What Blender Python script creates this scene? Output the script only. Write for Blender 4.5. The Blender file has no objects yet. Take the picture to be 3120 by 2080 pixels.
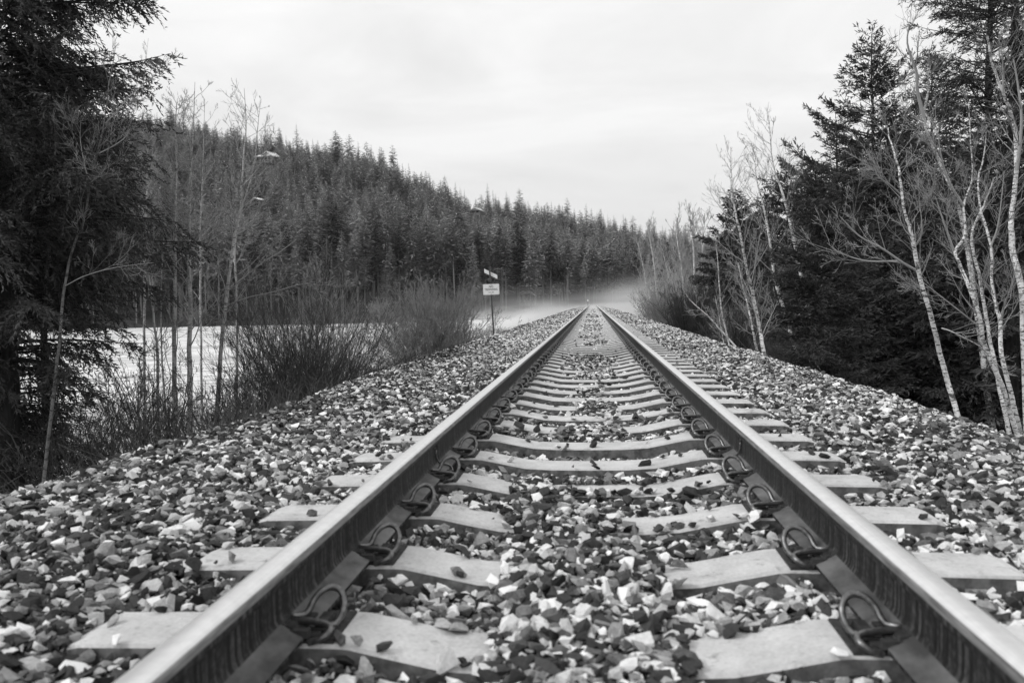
import bpy, math, random
import numpy as np
from mathutils import Vector

S = bpy.context.scene
COL = S.collection
RNG = np.random.default_rng(11)
R = math.radians

# ------------------------------------------------------------------ camera
# measured in the photograph (3120 x 2080): focal length in pixels, the point where the rails meet, roll
PF, PW, PH = 2515.0, 3120, 2080
rho = R(1.2)
dx, dy = 1806 - 1560, 1040 - 921
ux = dx * math.cos(rho) + dy * math.sin(rho)
uy = dy * math.cos(rho) - dx * math.sin(rho)
theta = math.atan(uy / PF)
psi = math.atan(ux / PF * math.cos(theta))
CAM = np.array([0.03, 0.0, 0.618])
fw = np.array([-math.sin(psi) * math.cos(theta), math.cos(psi) * math.cos(theta), -math.sin(theta)])
r0 = np.array([math.cos(psi), math.sin(psi), 0.0])
u0 = np.cross(r0, fw)
cr = r0 * math.cos(rho) - u0 * math.sin(rho)
cu = u0 * math.cos(rho) + r0 * math.sin(rho)


def at(u, v, Y):
    """The point at distance Y down the line that is seen at pixel u, v of the photograph."""
    d = cr * (u - PW / 2) / PF + cu * (PH / 2 - v) / PF + fw
    return CAM + d * ((Y - CAM[1]) / d[1])


def project(P):
    q = np.asarray(P, float) - CAM
    z = q @ fw
    return PW / 2 + PF * (q @ cr) / z, PH / 2 - PF * (q @ cu) / z, z


cam_data = bpy.data.cameras.new("camera")
cam = bpy.data.objects.new("camera", cam_data)
COL.objects.link(cam)
from mathutils import Matrix
M = Matrix(((cr[0], cu[0], -fw[0], CAM[0]), (cr[1], cu[1], -fw[1], CAM[1]), (cr[2], cu[2], -fw[2], CAM[2]), (0, 0, 0, 1)))
cam.matrix_world = M
cam_data.sensor_fit = 'HORIZONTAL'
cam_data.sensor_width = 36.0
cam_data.lens = 36.0 * PF / PW
cam_data.clip_start = 0.05
cam_data.clip_end = 6000
cam_data.dof.use_dof = True
cam_data.dof.focus_distance = 16.0
cam_data.dof.aperture_fstop = 4.2
S.camera = cam

# ------------------------------------------------------------------ node helpers
def new_mat(name):
    m = bpy.data.materials.new(name)
    m.use_nodes = True
    nt = m.node_tree
    b = nt.nodes["Principled BSDF"]
    return m, nt, b


def grey(v):
    return (v, v, v, 1)


def N(nt, typ, **kw):
    n = nt.nodes.new(typ)
    for k, v in kw.items():
        setattr(n, k, v)
    return n


def ramp(nt, fac, stops):
    n = N(nt, "ShaderNodeValToRGB")
    e = n.color_ramp.elements
    while len(e) < len(stops):
        e.new(0.5)
    for i, (p, v) in enumerate(stops):
        e[i].position = p
        e[i].color = grey(v)
    nt.links.new(fac, n.inputs[0])
    return n.outputs[0]


def noise(nt, vec, scale, detail=4, rough=0.6, dist=0.0):
    n = N(nt, "ShaderNodeTexNoise")
    n.inputs["Scale"].default_value = scale
    n.inputs["Detail"].default_value = detail
    n.inputs["Roughness"].default_value = rough
    n.inputs["Distortion"].default_value = dist
    if vec is not None:
        nt.links.new(vec, n.inputs["Vector"])
    return n.outputs["Fac"]


def coords(nt, scale=(1, 1, 1), kind="Object"):
    c = N(nt, "ShaderNodeTexCoord")
    mp = N(nt, "ShaderNodeMapping")
    mp.inputs["Scale"].default_value = scale
    nt.links.new(c.outputs[kind], mp.inputs["Vector"])
    return mp.outputs[0]


def math_(nt, op, a, b=None, clamp=False):
    n = N(nt, "ShaderNodeMath", operation=op, use_clamp=clamp)
    for i, x in enumerate((a, b)):
        if x is None:
            continue
        if isinstance(x, (int, float)):
            n.inputs[i].default_value = x
        else:
            nt.links.new(x, n.inputs[i])
    return n.outputs[0]


def bump(nt, b, h, strength=0.3, dist=0.01):
    n = N(nt, "ShaderNodeBump")
    n.inputs["Strength"].default_value = strength
    n.inputs["Distance"].default_value = dist
    nt.links.new(h, n.inputs["Height"])
    nt.links.new(n.outputs[0], b.inputs["Normal"])


def simple(name, v0, v1, scale=8, rough=0.8, metal=0.0, bstr=0.0, bdist=0.01, stretch=(1, 1, 1), detail=5, lo=0.35, hi=0.65, spec=0.3):
    m, nt, b = new_mat(name)
    vec = coords(nt, stretch)
    f = noise(nt, vec, scale, detail)
    nt.links.new(ramp(nt, f, [(lo, v0), (hi, v1)]), b.inputs["Base Color"])
    b.inputs["Roughness"].default_value = rough
    b.inputs["Metallic"].default_value = metal
    b.inputs["Specular IOR Level"].default_value = spec
    if bstr:
        bump(nt, b, f, bstr, bdist)
    return m


def tone_mat(name, lo, hi, rough=0.85, mottle=0.0, mscale=60, spec=0.2, bstr=0, bdist=0.004, rnd=0.0, power=1.0, trans=0.0):
    """Base colour from the point attribute 'tone' (0..1), mottled."""
    m, nt, b = new_mat(name)
    a = N(nt, "ShaderNodeAttribute", attribute_name="tone")
    t = a.outputs["Fac"]
    if rnd:
        oi = N(nt, "ShaderNodeObjectInfo")
        t = math_(nt, "ADD", t, math_(nt, "MULTIPLY", math_(nt, "SUBTRACT", oi.outputs["Random"], 0.5), rnd))
    if mottle:
        f = noise(nt, coords(nt), mscale, 5, 0.65)
        t = math_(nt, "ADD", t, math_(nt, "MULTIPLY", math_(nt, "SUBTRACT", f, 0.5), mottle))
        if bstr:
            bump(nt, b, f, bstr, bdist)
    t = math_(nt, "MAXIMUM", t, 0.0)
    t = math_(nt, "MINIMUM", t, 1.0)
    if power != 1.0:
        t = math_(nt, "POWER", t, power)
    nt.links.new(ramp(nt, t, [(0.0, lo), (1.0, hi)]), b.inputs["Base Color"])
    b.inputs["Roughness"].default_value = rough
    b.inputs["Specular IOR Level"].default_value = spec
    return m


# ------------------------------------------------------------------ mesh helpers
def mesh_np(name, verts, faces, mats=(), tone=None, midx=None, smooth=False):
    """verts n x 3; faces: list of integer arrays (m x k), one per polygon size; midx: list of arrays or ints, one per faces array."""
    me = bpy.data.meshes.new(name)
    verts = np.asarray(verts, np.float32)
    faces = [np.asarray(f, np.int32) for f in faces if len(f)]
    me.vertices.add(len(verts))
    me.vertices.foreach_set("co", verts.ravel())
    nl = sum(f.size for f in faces)
    npoly = sum(len(f) for f in faces)
    me.loops.add(nl)
    me.polygons.add(npoly)
    me.loops.foreach_set("vertex_index", np.concatenate([f.ravel() for f in faces]))
    sizes = np.concatenate([np.full(len(f), f.shape[1], np.int32) for f in faces])
    starts = np.concatenate([[0], np.cumsum(sizes)[:-1]]).astype(np.int32)
    me.polygons.foreach_set("loop_start", starts)
    if midx is not None:
        mi = np.concatenate([np.full(len(f), i, np.int32) if np.isscalar(i) else np.asarray(i, np.int32) for f, i in zip(faces, midx)])
        me.polygons.foreach_set("material_index", mi)
    for m in mats:
        me.materials.append(m)
    if tone is not None:
        at_ = me.attributes.new("tone", 'FLOAT', 'POINT')
        at_.data.foreach_set("value", np.asarray(tone, np.float32))
    me.update(calc_edges=True)
    me.validate()
    if not smooth:
        me.shade_flat()
    return me


def add(name, me, parent=None, loc=None):
    o = bpy.data.objects.new(name, me)
    COL.objects.link(o)
    if loc is not None:
        o.location = tuple(float(c) for c in loc)
    if parent is not None:
        o.parent = parent
    return o


def tag(o, label=None, cat=None, group=None, kind=None):
    if label:
        o["label"] = label
    if cat:
        o["category"] = cat
    if group:
        o["group"] = group
    if kind:
        o["kind"] = kind
    return o


def empty(name, loc, label, cat, group=None):
    o = add(name, None, None, loc)
    o.empty_display_size = 0.2
    return tag(o, label, cat, group)


def copy_tree(o, parent=None):
    c = o.copy()
    COL.objects.link(c)
    c.parent = parent
    for ch in list(o.children):
        copy_tree(ch, c)
    return c


class Tubes:
    """Many tapered tubes, built into one mesh."""

    def __init__(self):
        self.g = {}

    def add(self, P, Rr, sides=4, tone=0.5):
        P = np.asarray(P, float)
        self.g.setdefault((len(P), sides), []).append((P, np.asarray(Rr, float), tone))

    def arrays(self):
        V, F, T = [], [], []
        off = 0
        for (n, k), lst in self.g.items():
            P = np.stack([a[0] for a in lst])
            Rr = np.stack([a[1] for a in lst])
            tn = np.array([a[2] for a in lst])
            m = len(P)
            t = np.gradient(P, axis=1)
            t /= np.linalg.norm(t, axis=2, keepdims=True) + 1e-9
            mt = t.mean(1)
            ref = np.where(np.abs(mt[:, 2:3]) > 0.8, np.array([[1.0, 0.13, 0]]), np.array([[0, 0.1, 1.0]]))
            n1 = np.cross(t, ref[:, None, :])
            n1 /= np.linalg.norm(n1, axis=2, keepdims=True) + 1e-9
            n2 = np.cross(t, n1)
            ang = np.arange(k) * 2 * np.pi / k
            ring = n1[:, :, None, :] * np.cos(ang)[None, None, :, None] + n2[:, :, None, :] * np.sin(ang)[None, None, :, None]
            v = P[:, :, None, :] + ring * Rr[:, :, None, None]
            V.append(v.reshape(-1, 3))
            T.append(np.repeat(tn, n * k))
            base = off + np.arange(m)[:, None, None] * n * k
            i = np.arange(n - 1)[None, :, None] * k
            j = np.arange(k)[None, None, :]
            j2 = (j + 1) % k
            f = np.stack(np.broadcast_arrays(base + i + j, base + i + j2, base + i + k + j2, base + i + k + j), -1)
            F.append(f.reshape(-1, 4))
            off += m * n * k
        return np.concatenate(V), np.concatenate(F), np.concatenate(T)

    def mesh(self, name, mat, origin=(0, 0, 0), smooth=True):
        v, f, t = self.arrays()
        return mesh_np(name, v - np.asarray(origin), [f], [mat], t, smooth=smooth)


def smooth_path(pts, n):
    """Catmull-Rom through pts, n samples."""
    P = np.asarray(pts, float)
    if len(P) < 3:
        t = np.linspace(0, 1, n)[:, None]
        return P[0] * (1 - t) + P[-1] * t
    Q = np.vstack([2 * P[0] - P[1], P, 2 * P[-1] - P[-2]])
    seg = len(P) - 1
    out = []
    for s in np.linspace(0, seg - 1e-6, n):
        i = int(s)
        t = s - i
        a, b, c, d = Q[i], Q[i + 1], Q[i + 2], Q[i + 3]
        out.append(0.5 * ((2 * b) + (c - a) * t + (2 * a - 5 * b + 4 * c - d) * t * t + (3 * b - a - 3 * c + d) * t ** 3))
    return np.array(out)


class Boxes:
    """Boxes and prisms collected into one mesh."""

    def __init__(self):
        self.V, self.F, self.n = [], [], 0

    def box(self, lo, hi, taper=0.0):
        x0, y0, z0 = lo
        x1, y1, z1 = hi
        t = taper
        self.V += [(x0, y0, z0), (x1, y0, z0), (x1, y1, z0), (x0, y1, z0), (x0 + t, y0 + t, z1), (x1 - t, y0 + t, z1), (x1 - t, y1 - t, z1), (x0 + t, y1 - t, z1)]
        n = self.n
        self.F += [(n, n + 3, n + 2, n + 1), (n + 4, n + 5, n + 6, n + 7), (n, n + 1, n + 5, n + 4), (n + 1, n + 2, n + 6, n + 5), (n + 2, n + 3, n + 7, n + 6), (n + 3, n, n + 4, n + 7)]
        self.n += 8
        return self

    def prism(self, poly, p0, axis):
        """poly: list of 3-D points (a flat outline), extruded by the vector axis."""
        k = len(poly)
        n = self.n
        self.V += [tuple(np.add(p, p0)) for p in poly] + [tuple(np.add(np.add(p, p0), axis)) for p in poly]
        self.F += [tuple(range(n + k - 1, n - 1, -1)), tuple(range(n + k, n + 2 * k))]
        self.F += [(n + i, n + (i + 1) % k, n + k + (i + 1) % k, n + k + i) for i in range(k)]
        self.n += 2 * k
        return self

    def mesh(self, name, mat, bevel=0.0):
        me = bpy.data.meshes.new(name)
        me.from_pydata(self.V, [], self.F)
        import bmesh
        bm = bmesh.new()
        bm.from_mesh(me)
        bmesh.ops.recalc_face_normals(bm, faces=bm.faces)
        if bevel:
            bmesh.ops.bevel(bm, geom=list(bm.edges), offset=bevel, segments=2, affect='EDGES', profile=0.6)
        bm.to_mesh(me)
        bm.free()
        me.materials.append(mat)
        return me


def loft(name, sections, mats, closed_ends=True, smooth=False, midx_fn=None):
    """sections: list of equal-length closed outlines (k x 3)."""
    A = np.asarray(sections, float)
    s, k, _ = A.shape
    V = A.reshape(-1, 3)
    i = np.arange(s - 1)[:, None] * k
    j = np.arange(k)[None, :]
    j2 = (j + 1) % k
    f = np.stack(np.broadcast_arrays(i + j, i + j2, i + k + j2, i + k + j), -1).reshape(-1, 4)
    mi = np.tile(np.array([midx_fn(q) for q in range(k)]), s - 1) if midx_fn else np.zeros(len(f), int)
    faces = [f]
    mids = [mi]
    if closed_ends:
        faces.append(np.array([list(range(k))[::-1], [(s - 1) * k + q for q in range(k)]]))
        mids.append(np.zeros(2, int))
    return mesh_np(name, V, faces, mats, midx=mids, smooth=smooth)


def vnoise(x, y, seed=0):
    """Smooth value noise in the plane, 0..1."""
    x = np.asarray(x, float)
    y = np.asarray(y, float)
    xi, yi = np.floor(x).astype(np.int64), np.floor(y).astype(np.int64)
    xf, yf = x - xi, y - yi
    xf = xf * xf * (3 - 2 * xf)
    yf = yf * yf * (3 - 2 * yf)

    def h(a, b):
        n = (a * 374761393 + b * 668265263 + seed * 974634777) & 0x7FFFFFFF
        n = ((n ^ (n >> 13)) * 1274126177) & 0x7FFFFFFF
        return ((n ^ (n >> 16)) & 0xFFFF) / 65535.0
    return (h(xi, yi) * (1 - xf) + h(xi + 1, yi) * xf) * (1 - yf) + (h(xi, yi + 1) * (1 - xf) + h(xi + 1, yi + 1) * xf) * yf


# ------------------------------------------------------------------ materials
def ballast_mat():
    m, nt, b = new_mat("ballast_stone")
    a = N(nt, "ShaderNodeAttribute", attribute_name="tone")
    vec = coords(nt)
    f = noise(nt, vec, 55, 6, 0.7)
    g = noise(nt, vec, 260, 3, 0.6)
    t = math_(nt, "ADD", a.outputs["Fac"], math_(nt, "MULTIPLY", math_(nt, "SUBTRACT", f, 0.5), 0.45))
    t = math_(nt, "ADD", t, math_(nt, "MULTIPLY", math_(nt, "SUBTRACT", g, 0.5), 0.25))
    nt.links.new(ramp(nt, t, [(0.0, 0.014), (0.35, 0.06), (0.62, 0.26), (1.0, 0.84)]), b.inputs["Base Color"])
    b.inputs["Roughness"].default_value = 0.72
    b.inputs["Specular IOR Level"].default_value = 0.35
    bump(nt, b, math_(nt, "ADD", f, math_(nt, "MULTIPLY", g, 0.4)), 0.55, 0.006)
    return m


def bed_mat():
    """The bed under and beyond the loose stones: crushed stone as cells."""
    m, nt, b = new_mat("crushed_stone_bed")
    vec = coords(nt)
    v = N(nt, "ShaderNodeTexVoronoi")
    v.inputs["Scale"].default_value = 13
    nt.links.new(vec, v.inputs["Vector"])
    bw = N(nt, "ShaderNodeRGBToBW")
    nt.links.new(v.outputs["Color"], bw.inputs[0])
    nt.links.new(ramp(nt, bw.outputs[0], [(0.2, 0.015), (0.5, 0.06), (0.8, 0.34)]), b.inputs["Base Color"])
    b.inputs["Roughness"].default_value = 0.85
    bump(nt, b, v.outputs["Distance"], -0.9, 0.03)
    return m


def concrete_mat():
    m, nt, b = new_mat("sleeper_concrete")
    oi = N(nt, "ShaderNodeObjectInfo")
    c = N(nt, "ShaderNodeTexCoord")
    add_ = N(nt, "ShaderNodeVectorMath", operation="ADD")
    sc = N(nt, "ShaderNodeVectorMath", operation="SCALE")
    sc.inputs[0].default_value = (7.1, 13.3, 3.7)
    nt.links.new(oi.outputs["Random"], sc.inputs["Scale"])
    nt.links.new(c.outputs["Object"], add_.inputs[0])
    nt.links.new(sc.outputs[0], add_.inputs[1])
    vec = add_.outputs[0]
    f1 = noise(nt, vec, 5, 6, 0.65)
    f2 = noise(nt, vec, 90, 4, 0.6)
    f3 = noise(nt, vec, 16, 5, 0.75, 0.4)
    t = math_(nt, "ADD", math_(nt, "MULTIPLY", f1, 0.65), math_(nt, "MULTIPLY", f2, 0.35))
    base = ramp(nt, t, [(0.32, 0.36), (0.50, 0.52), (0.68, 0.66)])
    st = ramp(nt, f3, [(0.30, 0.42), (0.42, 1.0)])
    mx = N(nt, "ShaderNodeMix", data_type='RGBA', blend_type='MULTIPLY')
    mx.inputs[0].default_value = 0.8
    nt.links.new(base, mx.inputs[6])
    nt.links.new(st, mx.inputs[7])
    nt.links.new(mx.outputs[2], b.inputs["Base Color"])
    b.inputs["Roughness"].default_value = 0.8
    b.inputs["Specular IOR Level"].default_value = 0.3
    bump(nt, b, f2, 0.25, 0.003)
    return m


def rail_top_mat():
    m, nt, b = new_mat("polished_rail_top")
    f = noise(nt, coords(nt, (90, 0.25, 1)), 3, 4, 0.6)
    g = noise(nt, coords(nt, (1, 1, 1)), 30, 4, 0.6)
    t = math_(nt, "ADD", math_(nt, "MULTIPLY", f, 0.6), math_(nt, "MULTIPLY", g, 0.4))
    nt.links.new(ramp(nt, t, [(0.3, 0.58), (0.7, 0.86)]), b.inputs["Base Color"])
    b.inputs["Metallic"].default_value = 0.5
    nt.links.new(ramp(nt, t, [(0.3, 0.42), (0.7, 0.30)]), b.inputs["Roughness"])
    return m


def rail_side_mat():
    """Rusty web: streaks that run down the rail."""
    m, nt, b = new_mat("rusty_rail_side")
    f = noise(nt, coords(nt, (1, 60, 1.2)), 1.0, 5, 0.7)
    g = noise(nt, coords(nt, (1, 1, 1)), 70, 4, 0.6)
    t = math_(nt, "ADD", math_(nt, "MULTIPLY", f, 0.75), math_(nt, "MULTIPLY", g, 0.25))
    nt.links.new(ramp(nt, t, [(0.38, 0.006), (0.5, 0.018), (0.62, 0.10)]), b.inputs["Base Color"])
    b.inputs["Roughness"].default_value = 0.6
    b.inputs["Specular IOR Level"].default_value = 0.25
    bump(nt, b, g, 0.2, 0.002)
    return m


def bark_mat(name, lo, hi, mark, lens=0.5, zs=1.0):
    """Pale bark with dark lenticels and scars across it."""
    m, nt, b = new_mat(name)
    a = N(nt, "ShaderNodeAttribute", attribute_name="tone")
    f = noise(nt, coords(nt, (10, 10, 27 * zs)), 1.0, 5, 0.72, .9)
    g = noise(nt, coords(nt, (5, 5, 2.2)), 1.0, 5, 0.7)
    base = ramp(nt, g, [(0.3, lo), (0.6, hi)])
    mk = ramp(nt, f, [(lens - 0.16, mark), (lens - 0.08, 1.0)])
    mx = N(nt, "ShaderNodeMix", data_type='RGBA', blend_type='MULTIPLY')
    mx.inputs[0].default_value = 1.0
    nt.links.new(base, mx.inputs[6])
    nt.links.new(mk, mx.inputs[7])
    mx2 = N(nt, "ShaderNodeMix", data_type='RGBA', blend_type='MULTIPLY')
    mx2.inputs[0].default_value = 1.0
    nt.links.new(mx.outputs[2], mx2.inputs[6])
    nt.links.new(ramp(nt, a.outputs["Fac"], [(0, 0.25), (1, 1.0)]), mx2.inputs[7])
    nt.links.new(mx2.outputs[2], b.inputs["Base Color"])
    b.inputs["Roughness"].default_value = 0.75
    b.inputs["Specular IOR Level"].default_value = 0.25
    return m


MAT = {
    'stone': ballast_mat(), 'bed': bed_mat(), 'concrete': concrete_mat(), 'tie_side': simple('dark_sleeper_side', .06, .17, 22, .9, 0, .4, .004), 'rail_top': rail_top_mat(), 'rail_side': rail_side_mat(),  # tie_side: sleeper sides, darker than the concrete tops
    'rail_shoulder': simple('worn_rail_shoulder', .14, .32, 14, .5, .4, .1, .001, (6, .6, 6)), 'rail_foot': simple('dusty_rail_foot', .05, .17, 9, .6, .2, .2, .002, (1, .6, 1)), 'iron': simple("dark_cast_iron", 0.018, 0.05, 40, 0.6, 0.3, 0.3, 0.003),
    'clip': simple("spring_steel", 0.10, 0.22, 60, 0.36, 0.8, 0.1, 0.001),
    'pad': simple("rail_pad", 0.02, 0.05, 50, 0.8, 0, 0.3, 0.003),
    'post': simple("grey_steel_post", 0.09, 0.17, 30, 0.6, 0.4),
    'sign_white': simple("white_sign_face", 0.78, 0.86, 14, 0.55),
    'sign_ink': simple("sign_ink", 0.10, 0.18, 60, 0.7),
    'sign_line': simple("sign_border_ink", 0.45, 0.55, 60, 0.7),
    'birch': bark_mat("birch_bark", 0.46, 0.84, 0.12, 0.585),
    'dim_bark': bark_mat("dark_grey_bark", 0.06, 0.22, 0.3, 0.56), 'alder': bark_mat("poplar_bark", 0.18, 0.52, 0.3, 0.56),  # dim_bark: darker version of the poplar bark, for the leaning birch
    'twig': tone_mat("bare_twig", 0.05, 0.42, 0.8, 0.25, 20),
    'dark_twig': tone_mat("dark_bare_twig", 0.025, 0.16, 0.8, 0.2, 20),
    'needles': tone_mat("conifer_needles", 0.014, 0.115, 0.7, 0.0, rnd=0.1),
    'trunk': simple("conifer_bark", 0.018, 0.05, 6, 0.9, 0, 0.6, 0.03, (3, 3, 0.6)),
    'forest': tone_mat("forest_needles", 0.055, 0.42, 0.8, 0.0, rnd=0.7, power=1.4),
    'forest_trunk': simple("forest_bark", 0.12, 0.34, 2, 0.9, 0, 0, 0, (3, 3, 0.4)),
    'wall': simple("house_wall", 0.16, 0.24, 1.5, 0.8),
    'gable': simple("pale_gable", 0.62, 0.75, 1.0, 0.8),
    'snow': simple("snow", 0.78, 0.86, 2.5, 0.85),
    'glass': simple("dark_window_glass", 0.02, 0.04, 1.0, 0.15),
    'deck': simple("weathered_deck", 0.28, 0.38, 2.0, 0.8),
}

# ------------------------------------------------------------------ terrain
# the wooded ridge beyond the lake, read off the skyline
RIDGE_PX = [(120, 250), (350, 262), (480, 288), (560, 303), (657, 312), (760, 330), (866, 352), (949, 392), (1000, 420), (1067, 438), (1128, 450), (1200, 462), (1300, 480), (1400, 500), (1480, 520), (1560, 538), (1700, 560), (2100, 600)]
RIDGE_Y = [470, 460, 455, 450, 445, 440, 435, 430, 430, 435, 445, 455, 470, 490, 510, 530, 560, 600]
TREE_H = 11.0
rt, rz, ry = [], [], []
for (px, py), Y in zip(RIDGE_PX, RIDGE_Y):
    p = at(px / 0.75385, py / 0.75385, Y)
    rt.append((p[0] - CAM[0]) / Y)
    rz.append(p[2] - TREE_H)
    ry.append(Y)
rt, rz, ry = np.array(rt), np.array(rz), np.array(ry)


def hill_base(t):
    return np.interp(t, [-1.2, -0.6, -0.3, -0.15, -0.06, 0.0, 0.12, 0.4], [180, 186, 190, 200, 235, 300, 310, 330])


def terrain(x, y):
    x = np.asarray(x, float)
    y = np.asarray(y, float)
    side = np.interp(x, [-3000, -400, -16, -12.6, -11.2, -9.0, -6.4, -2.95, -2.6, 2.6, 2.95, 6.4, 9, 30, 120, 3000],
                     [-4.2, -4.2, -4.2, -3.7, -3.05, -2.75, -2.45, -0.62, -0.5, -0.5, -0.62, -2.45, -2.6, -1.6, 6.0, 30])
    side = side + np.where(np.abs(x) > 6.4, (vnoise(x * 0.35, y * 0.35, 3) - 0.5) * 0.35, 0)
    yy = np.maximum(y, 1.0)
    t = np.clip(x / yy, -1.3, 0.6)
    yb = hill_base(t)
    yr = np.interp(t, rt, ry)
    zr = np.interp(t, rt, rz)
    s = (y - yb) / (yr - yb)
    prof = np.clip(s, 0, 1)
    prof = prof * (0.72 + 0.28 * prof)
    up = -2.4 + (zr + 2.4) * prof + (vnoise(x / 35, y / 35, 5) - 0.5) * 7 * np.clip(s * 3, 0, 1) * np.clip((1.0 - s) * 4, 0, 1)
    hill = np.where(s < 0, -2.4 + (y - yb) * 0.07, np.where(s > 1, zr - (y - yr) * 0.25, up))
    hill = np.where(y < 60, -50, hill)
    far = np.clip(np.maximum(side, hill), -60, None)
    return np.where((y > 150) & (np.abs(x) < 6.4) & (hill > side), np.minimum(far, np.maximum(side, hill)), far)


def grid_mesh(name, xs, ys, zf, mat):
    X, Y = np.meshgrid(xs, ys)
    Z = zf(X, Y)
    V = np.stack([X, Y, Z], -1).reshape(-1, 3)
    nx = len(xs)
    i = np.arange(len(ys) - 1)[:, None] * nx
    j = np.arange(nx - 1)[None, :]
    f = np.stack(np.broadcast_arrays(i + j, i + j + 1, i + nx + j + 1, i + nx + j), -1).reshape(-1, 4)
    return mesh_np(name, V, [f], [mat], smooth=True)


def ground_mat():
    m, nt, b = new_mat("forest_floor")
    vec = coords(nt)
    f = noise(nt, vec, 1.3, 6, 0.7)
    g = noise(nt, vec, 14, 5, 0.7)
    t = math_(nt, "ADD", math_(nt, "MULTIPLY", f, 0.5), math_(nt, "MULTIPLY", g, 0.5))
    nt.links.new(ramp(nt, t, [(0.35, 0.018), (0.52, 0.045), (0.68, 0.11)]), b.inputs["Base Color"])
    b.inputs["Roughness"].default_value = 0.95
    b.inputs["Specular IOR Level"].default_value = 0.1
    bump(nt, b, t, 0.8, 0.08)
    return m


def steps(*segs):
    out = []
    for a, b_, s in segs:
        out += list(np.arange(a, b_, s))
    return np.array(sorted(set(np.round(out, 3))))


xs = steps((-2600, -600, 200), (-600, -60, 12), (-60, -14, 2), (-14, 14, 0.5), (14, 60, 3), (60, 400, 14), (400, 2401, 200))
ys = steps((-60, 80, 2), (80, 340, 6), (340, 700, 12), (700, 3000, 150))
tag(add("ground", grid_mesh("ground", xs, ys, terrain, ground_mat())), "dark forest floor and banks falling away from the track", None, None, "structure")


def lake_mat():
    m, nt, b = new_mat("snowy_lake_ice")
    f = noise(nt, coords(nt, (0.035, 0.13, 1)), 1.0, 8, 0.74, 1.0)
    g = noise(nt, coords(nt, (0.5, 1.6, 1)), 1.0, 5, 0.7)
    t = math_(nt, "ADD", math_(nt, "MULTIPLY", f, 0.58), math_(nt, "MULTIPLY", g, 0.42))
    nt.links.new(ramp(nt, t, [(0.36, 0.14), (0.44, 0.36), (0.50, 0.56), (0.54, 0.88), (0.58, 0.44), (0.65, 0.74)]), b.inputs["Base Color"])
    b.inputs["Roughness"].default_value = 0.65
    b.inputs["Specular IOR Level"].default_value = 0.3
    bump(nt, b, g, 0.25, 0.05)
    return m


tag(add("lake", grid_mesh("lake", np.linspace(-700, -8.6, 40), np.linspace(-60, 420, 30), lambda X, Y: np.full_like(X, -3.0), lake_mat())), "frozen lake dusted with snow left of the railway", None, None, "structure")

# ------------------------------------------------------------------ sleepers' layout and ballast surface
PITCH = 0.6
Y0 = 2.61            # middle of the second sleeper's top
TIE_Y = Y0 + PITCH * np.arange(-3, 430)
TOPX = np.array([0, .20, .34, .46, .57, .60, .90, .95, 1.26, 1.295])
TOPZ = np.array([-.250, -.248, -.240, -.216, -.194, -.192, -.192, -.198, -.203, -.214])


def tie_top(x):
    return np.interp(np.abs(x), TOPX, TOPZ)


def hb(x, y):
    """Height of the ballast's surface."""
    x = np.asarray(x, float)
    y = np.asarray(y, float)
    a = np.abs(x)
    n1 = vnoise(x * 2.1 + 9, y * 2.1, 1) - 0.5
    n2 = vnoise(x * 0.8 + 3, y * 0.5, 2) - 0.5
    # between the rails: heaped over the sleepers' middles close by, in patches farther on
    heap = np.zeros_like(a)
    for (cx, cy, w, l, hgt) in [(0.0, 2.0, .22, .36, .085), (-.02, 2.62, .22, .30, .085), (-.11, 3.22, .20, .24, .07), (-.22, 3.82, .13, .18, .055), (0.0, 5.6, .20, .20, .05),
                                (.05, 6.8, .20, .5, .045), (0, 8.2, .16, .4, .045), (0.05, 9.9, .24, .8, .065), (-.05, 12.0, .32, 1.3, .075), (0.1, 18, .26, .9, .065), (-.1, 21, .25, .7, .06), (0, 28, .32, 3, .07), (0, 38, .3, 2, .065), (0, 55, .3, 6, .065)]:
        heap = np.maximum(heap, hgt * np.exp(-((x - cx) / w) ** 4 - ((y - cy) / l) ** 2))
    zin = np.interp(a, [0, .3, .5, .6, .7], [-.277, -.272, -.243, -.222, -.224]) - np.clip((y - 5.2) * .5, 0, 1) * .018 + heap + n1 * .022 + n2 * 0.016
    zin = np.where((y > 3.98) & (y < 5.16), zin - np.where((y > 4.50) & (y < 4.90), .045, .022), zin)
    zr = -.262 + n1 * .025 + n2 * .02
    outr = np.interp(a, [.7, 1.27, 1.42, 1.9, 2.45, 2.75, 3.1, 6.4, 9], [-.252, -.247, -.228, -.220, -.252, -.31, -.48, -2.42, -2.6])
    outl = np.interp(a, [.7, 1.25, 1.45, 1.8, 2.1, 2.6, 2.9, 3.2, 6.4, 9], [-.241, -.233, -.198, -.172, -.175, -.225, -.31, -.50, -2.42, -2.6])
    outl = outl + np.interp(y, [4.9, 5.6, 9, 11, 60], [0, .075, .075, .055, .05]) * np.clip((1.5 - a) * 4, 0, 1) * np.clip((a - .75) * 5, 0, 1) * (.55 + .9 * vnoise(x * 1.2, y * 1.6, 8))
    # the left shoulder covers the sleepers' ends farther on
    amp = np.clip((a - 1.3) * 1.2, 0.25, 1)
    z = np.where(a < .66, zin, np.where(a < .84, zr, np.where(x > 0, outr + n1 * .035 * amp * np.where(a < 1.3, .4, 1) + n2 * .03 * amp, outl + n1 * .05 * amp + n2 * .07 * amp)))
    return z


def bed_z(x, y):
    z = hb(x, y) - 0.03
    z = np.where(np.abs(x) < 0.68, np.minimum(z, -.29), z)
    z = np.where(np.abs(x) < 1.4, np.minimum(z, -.262), z)
    return z


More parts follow.
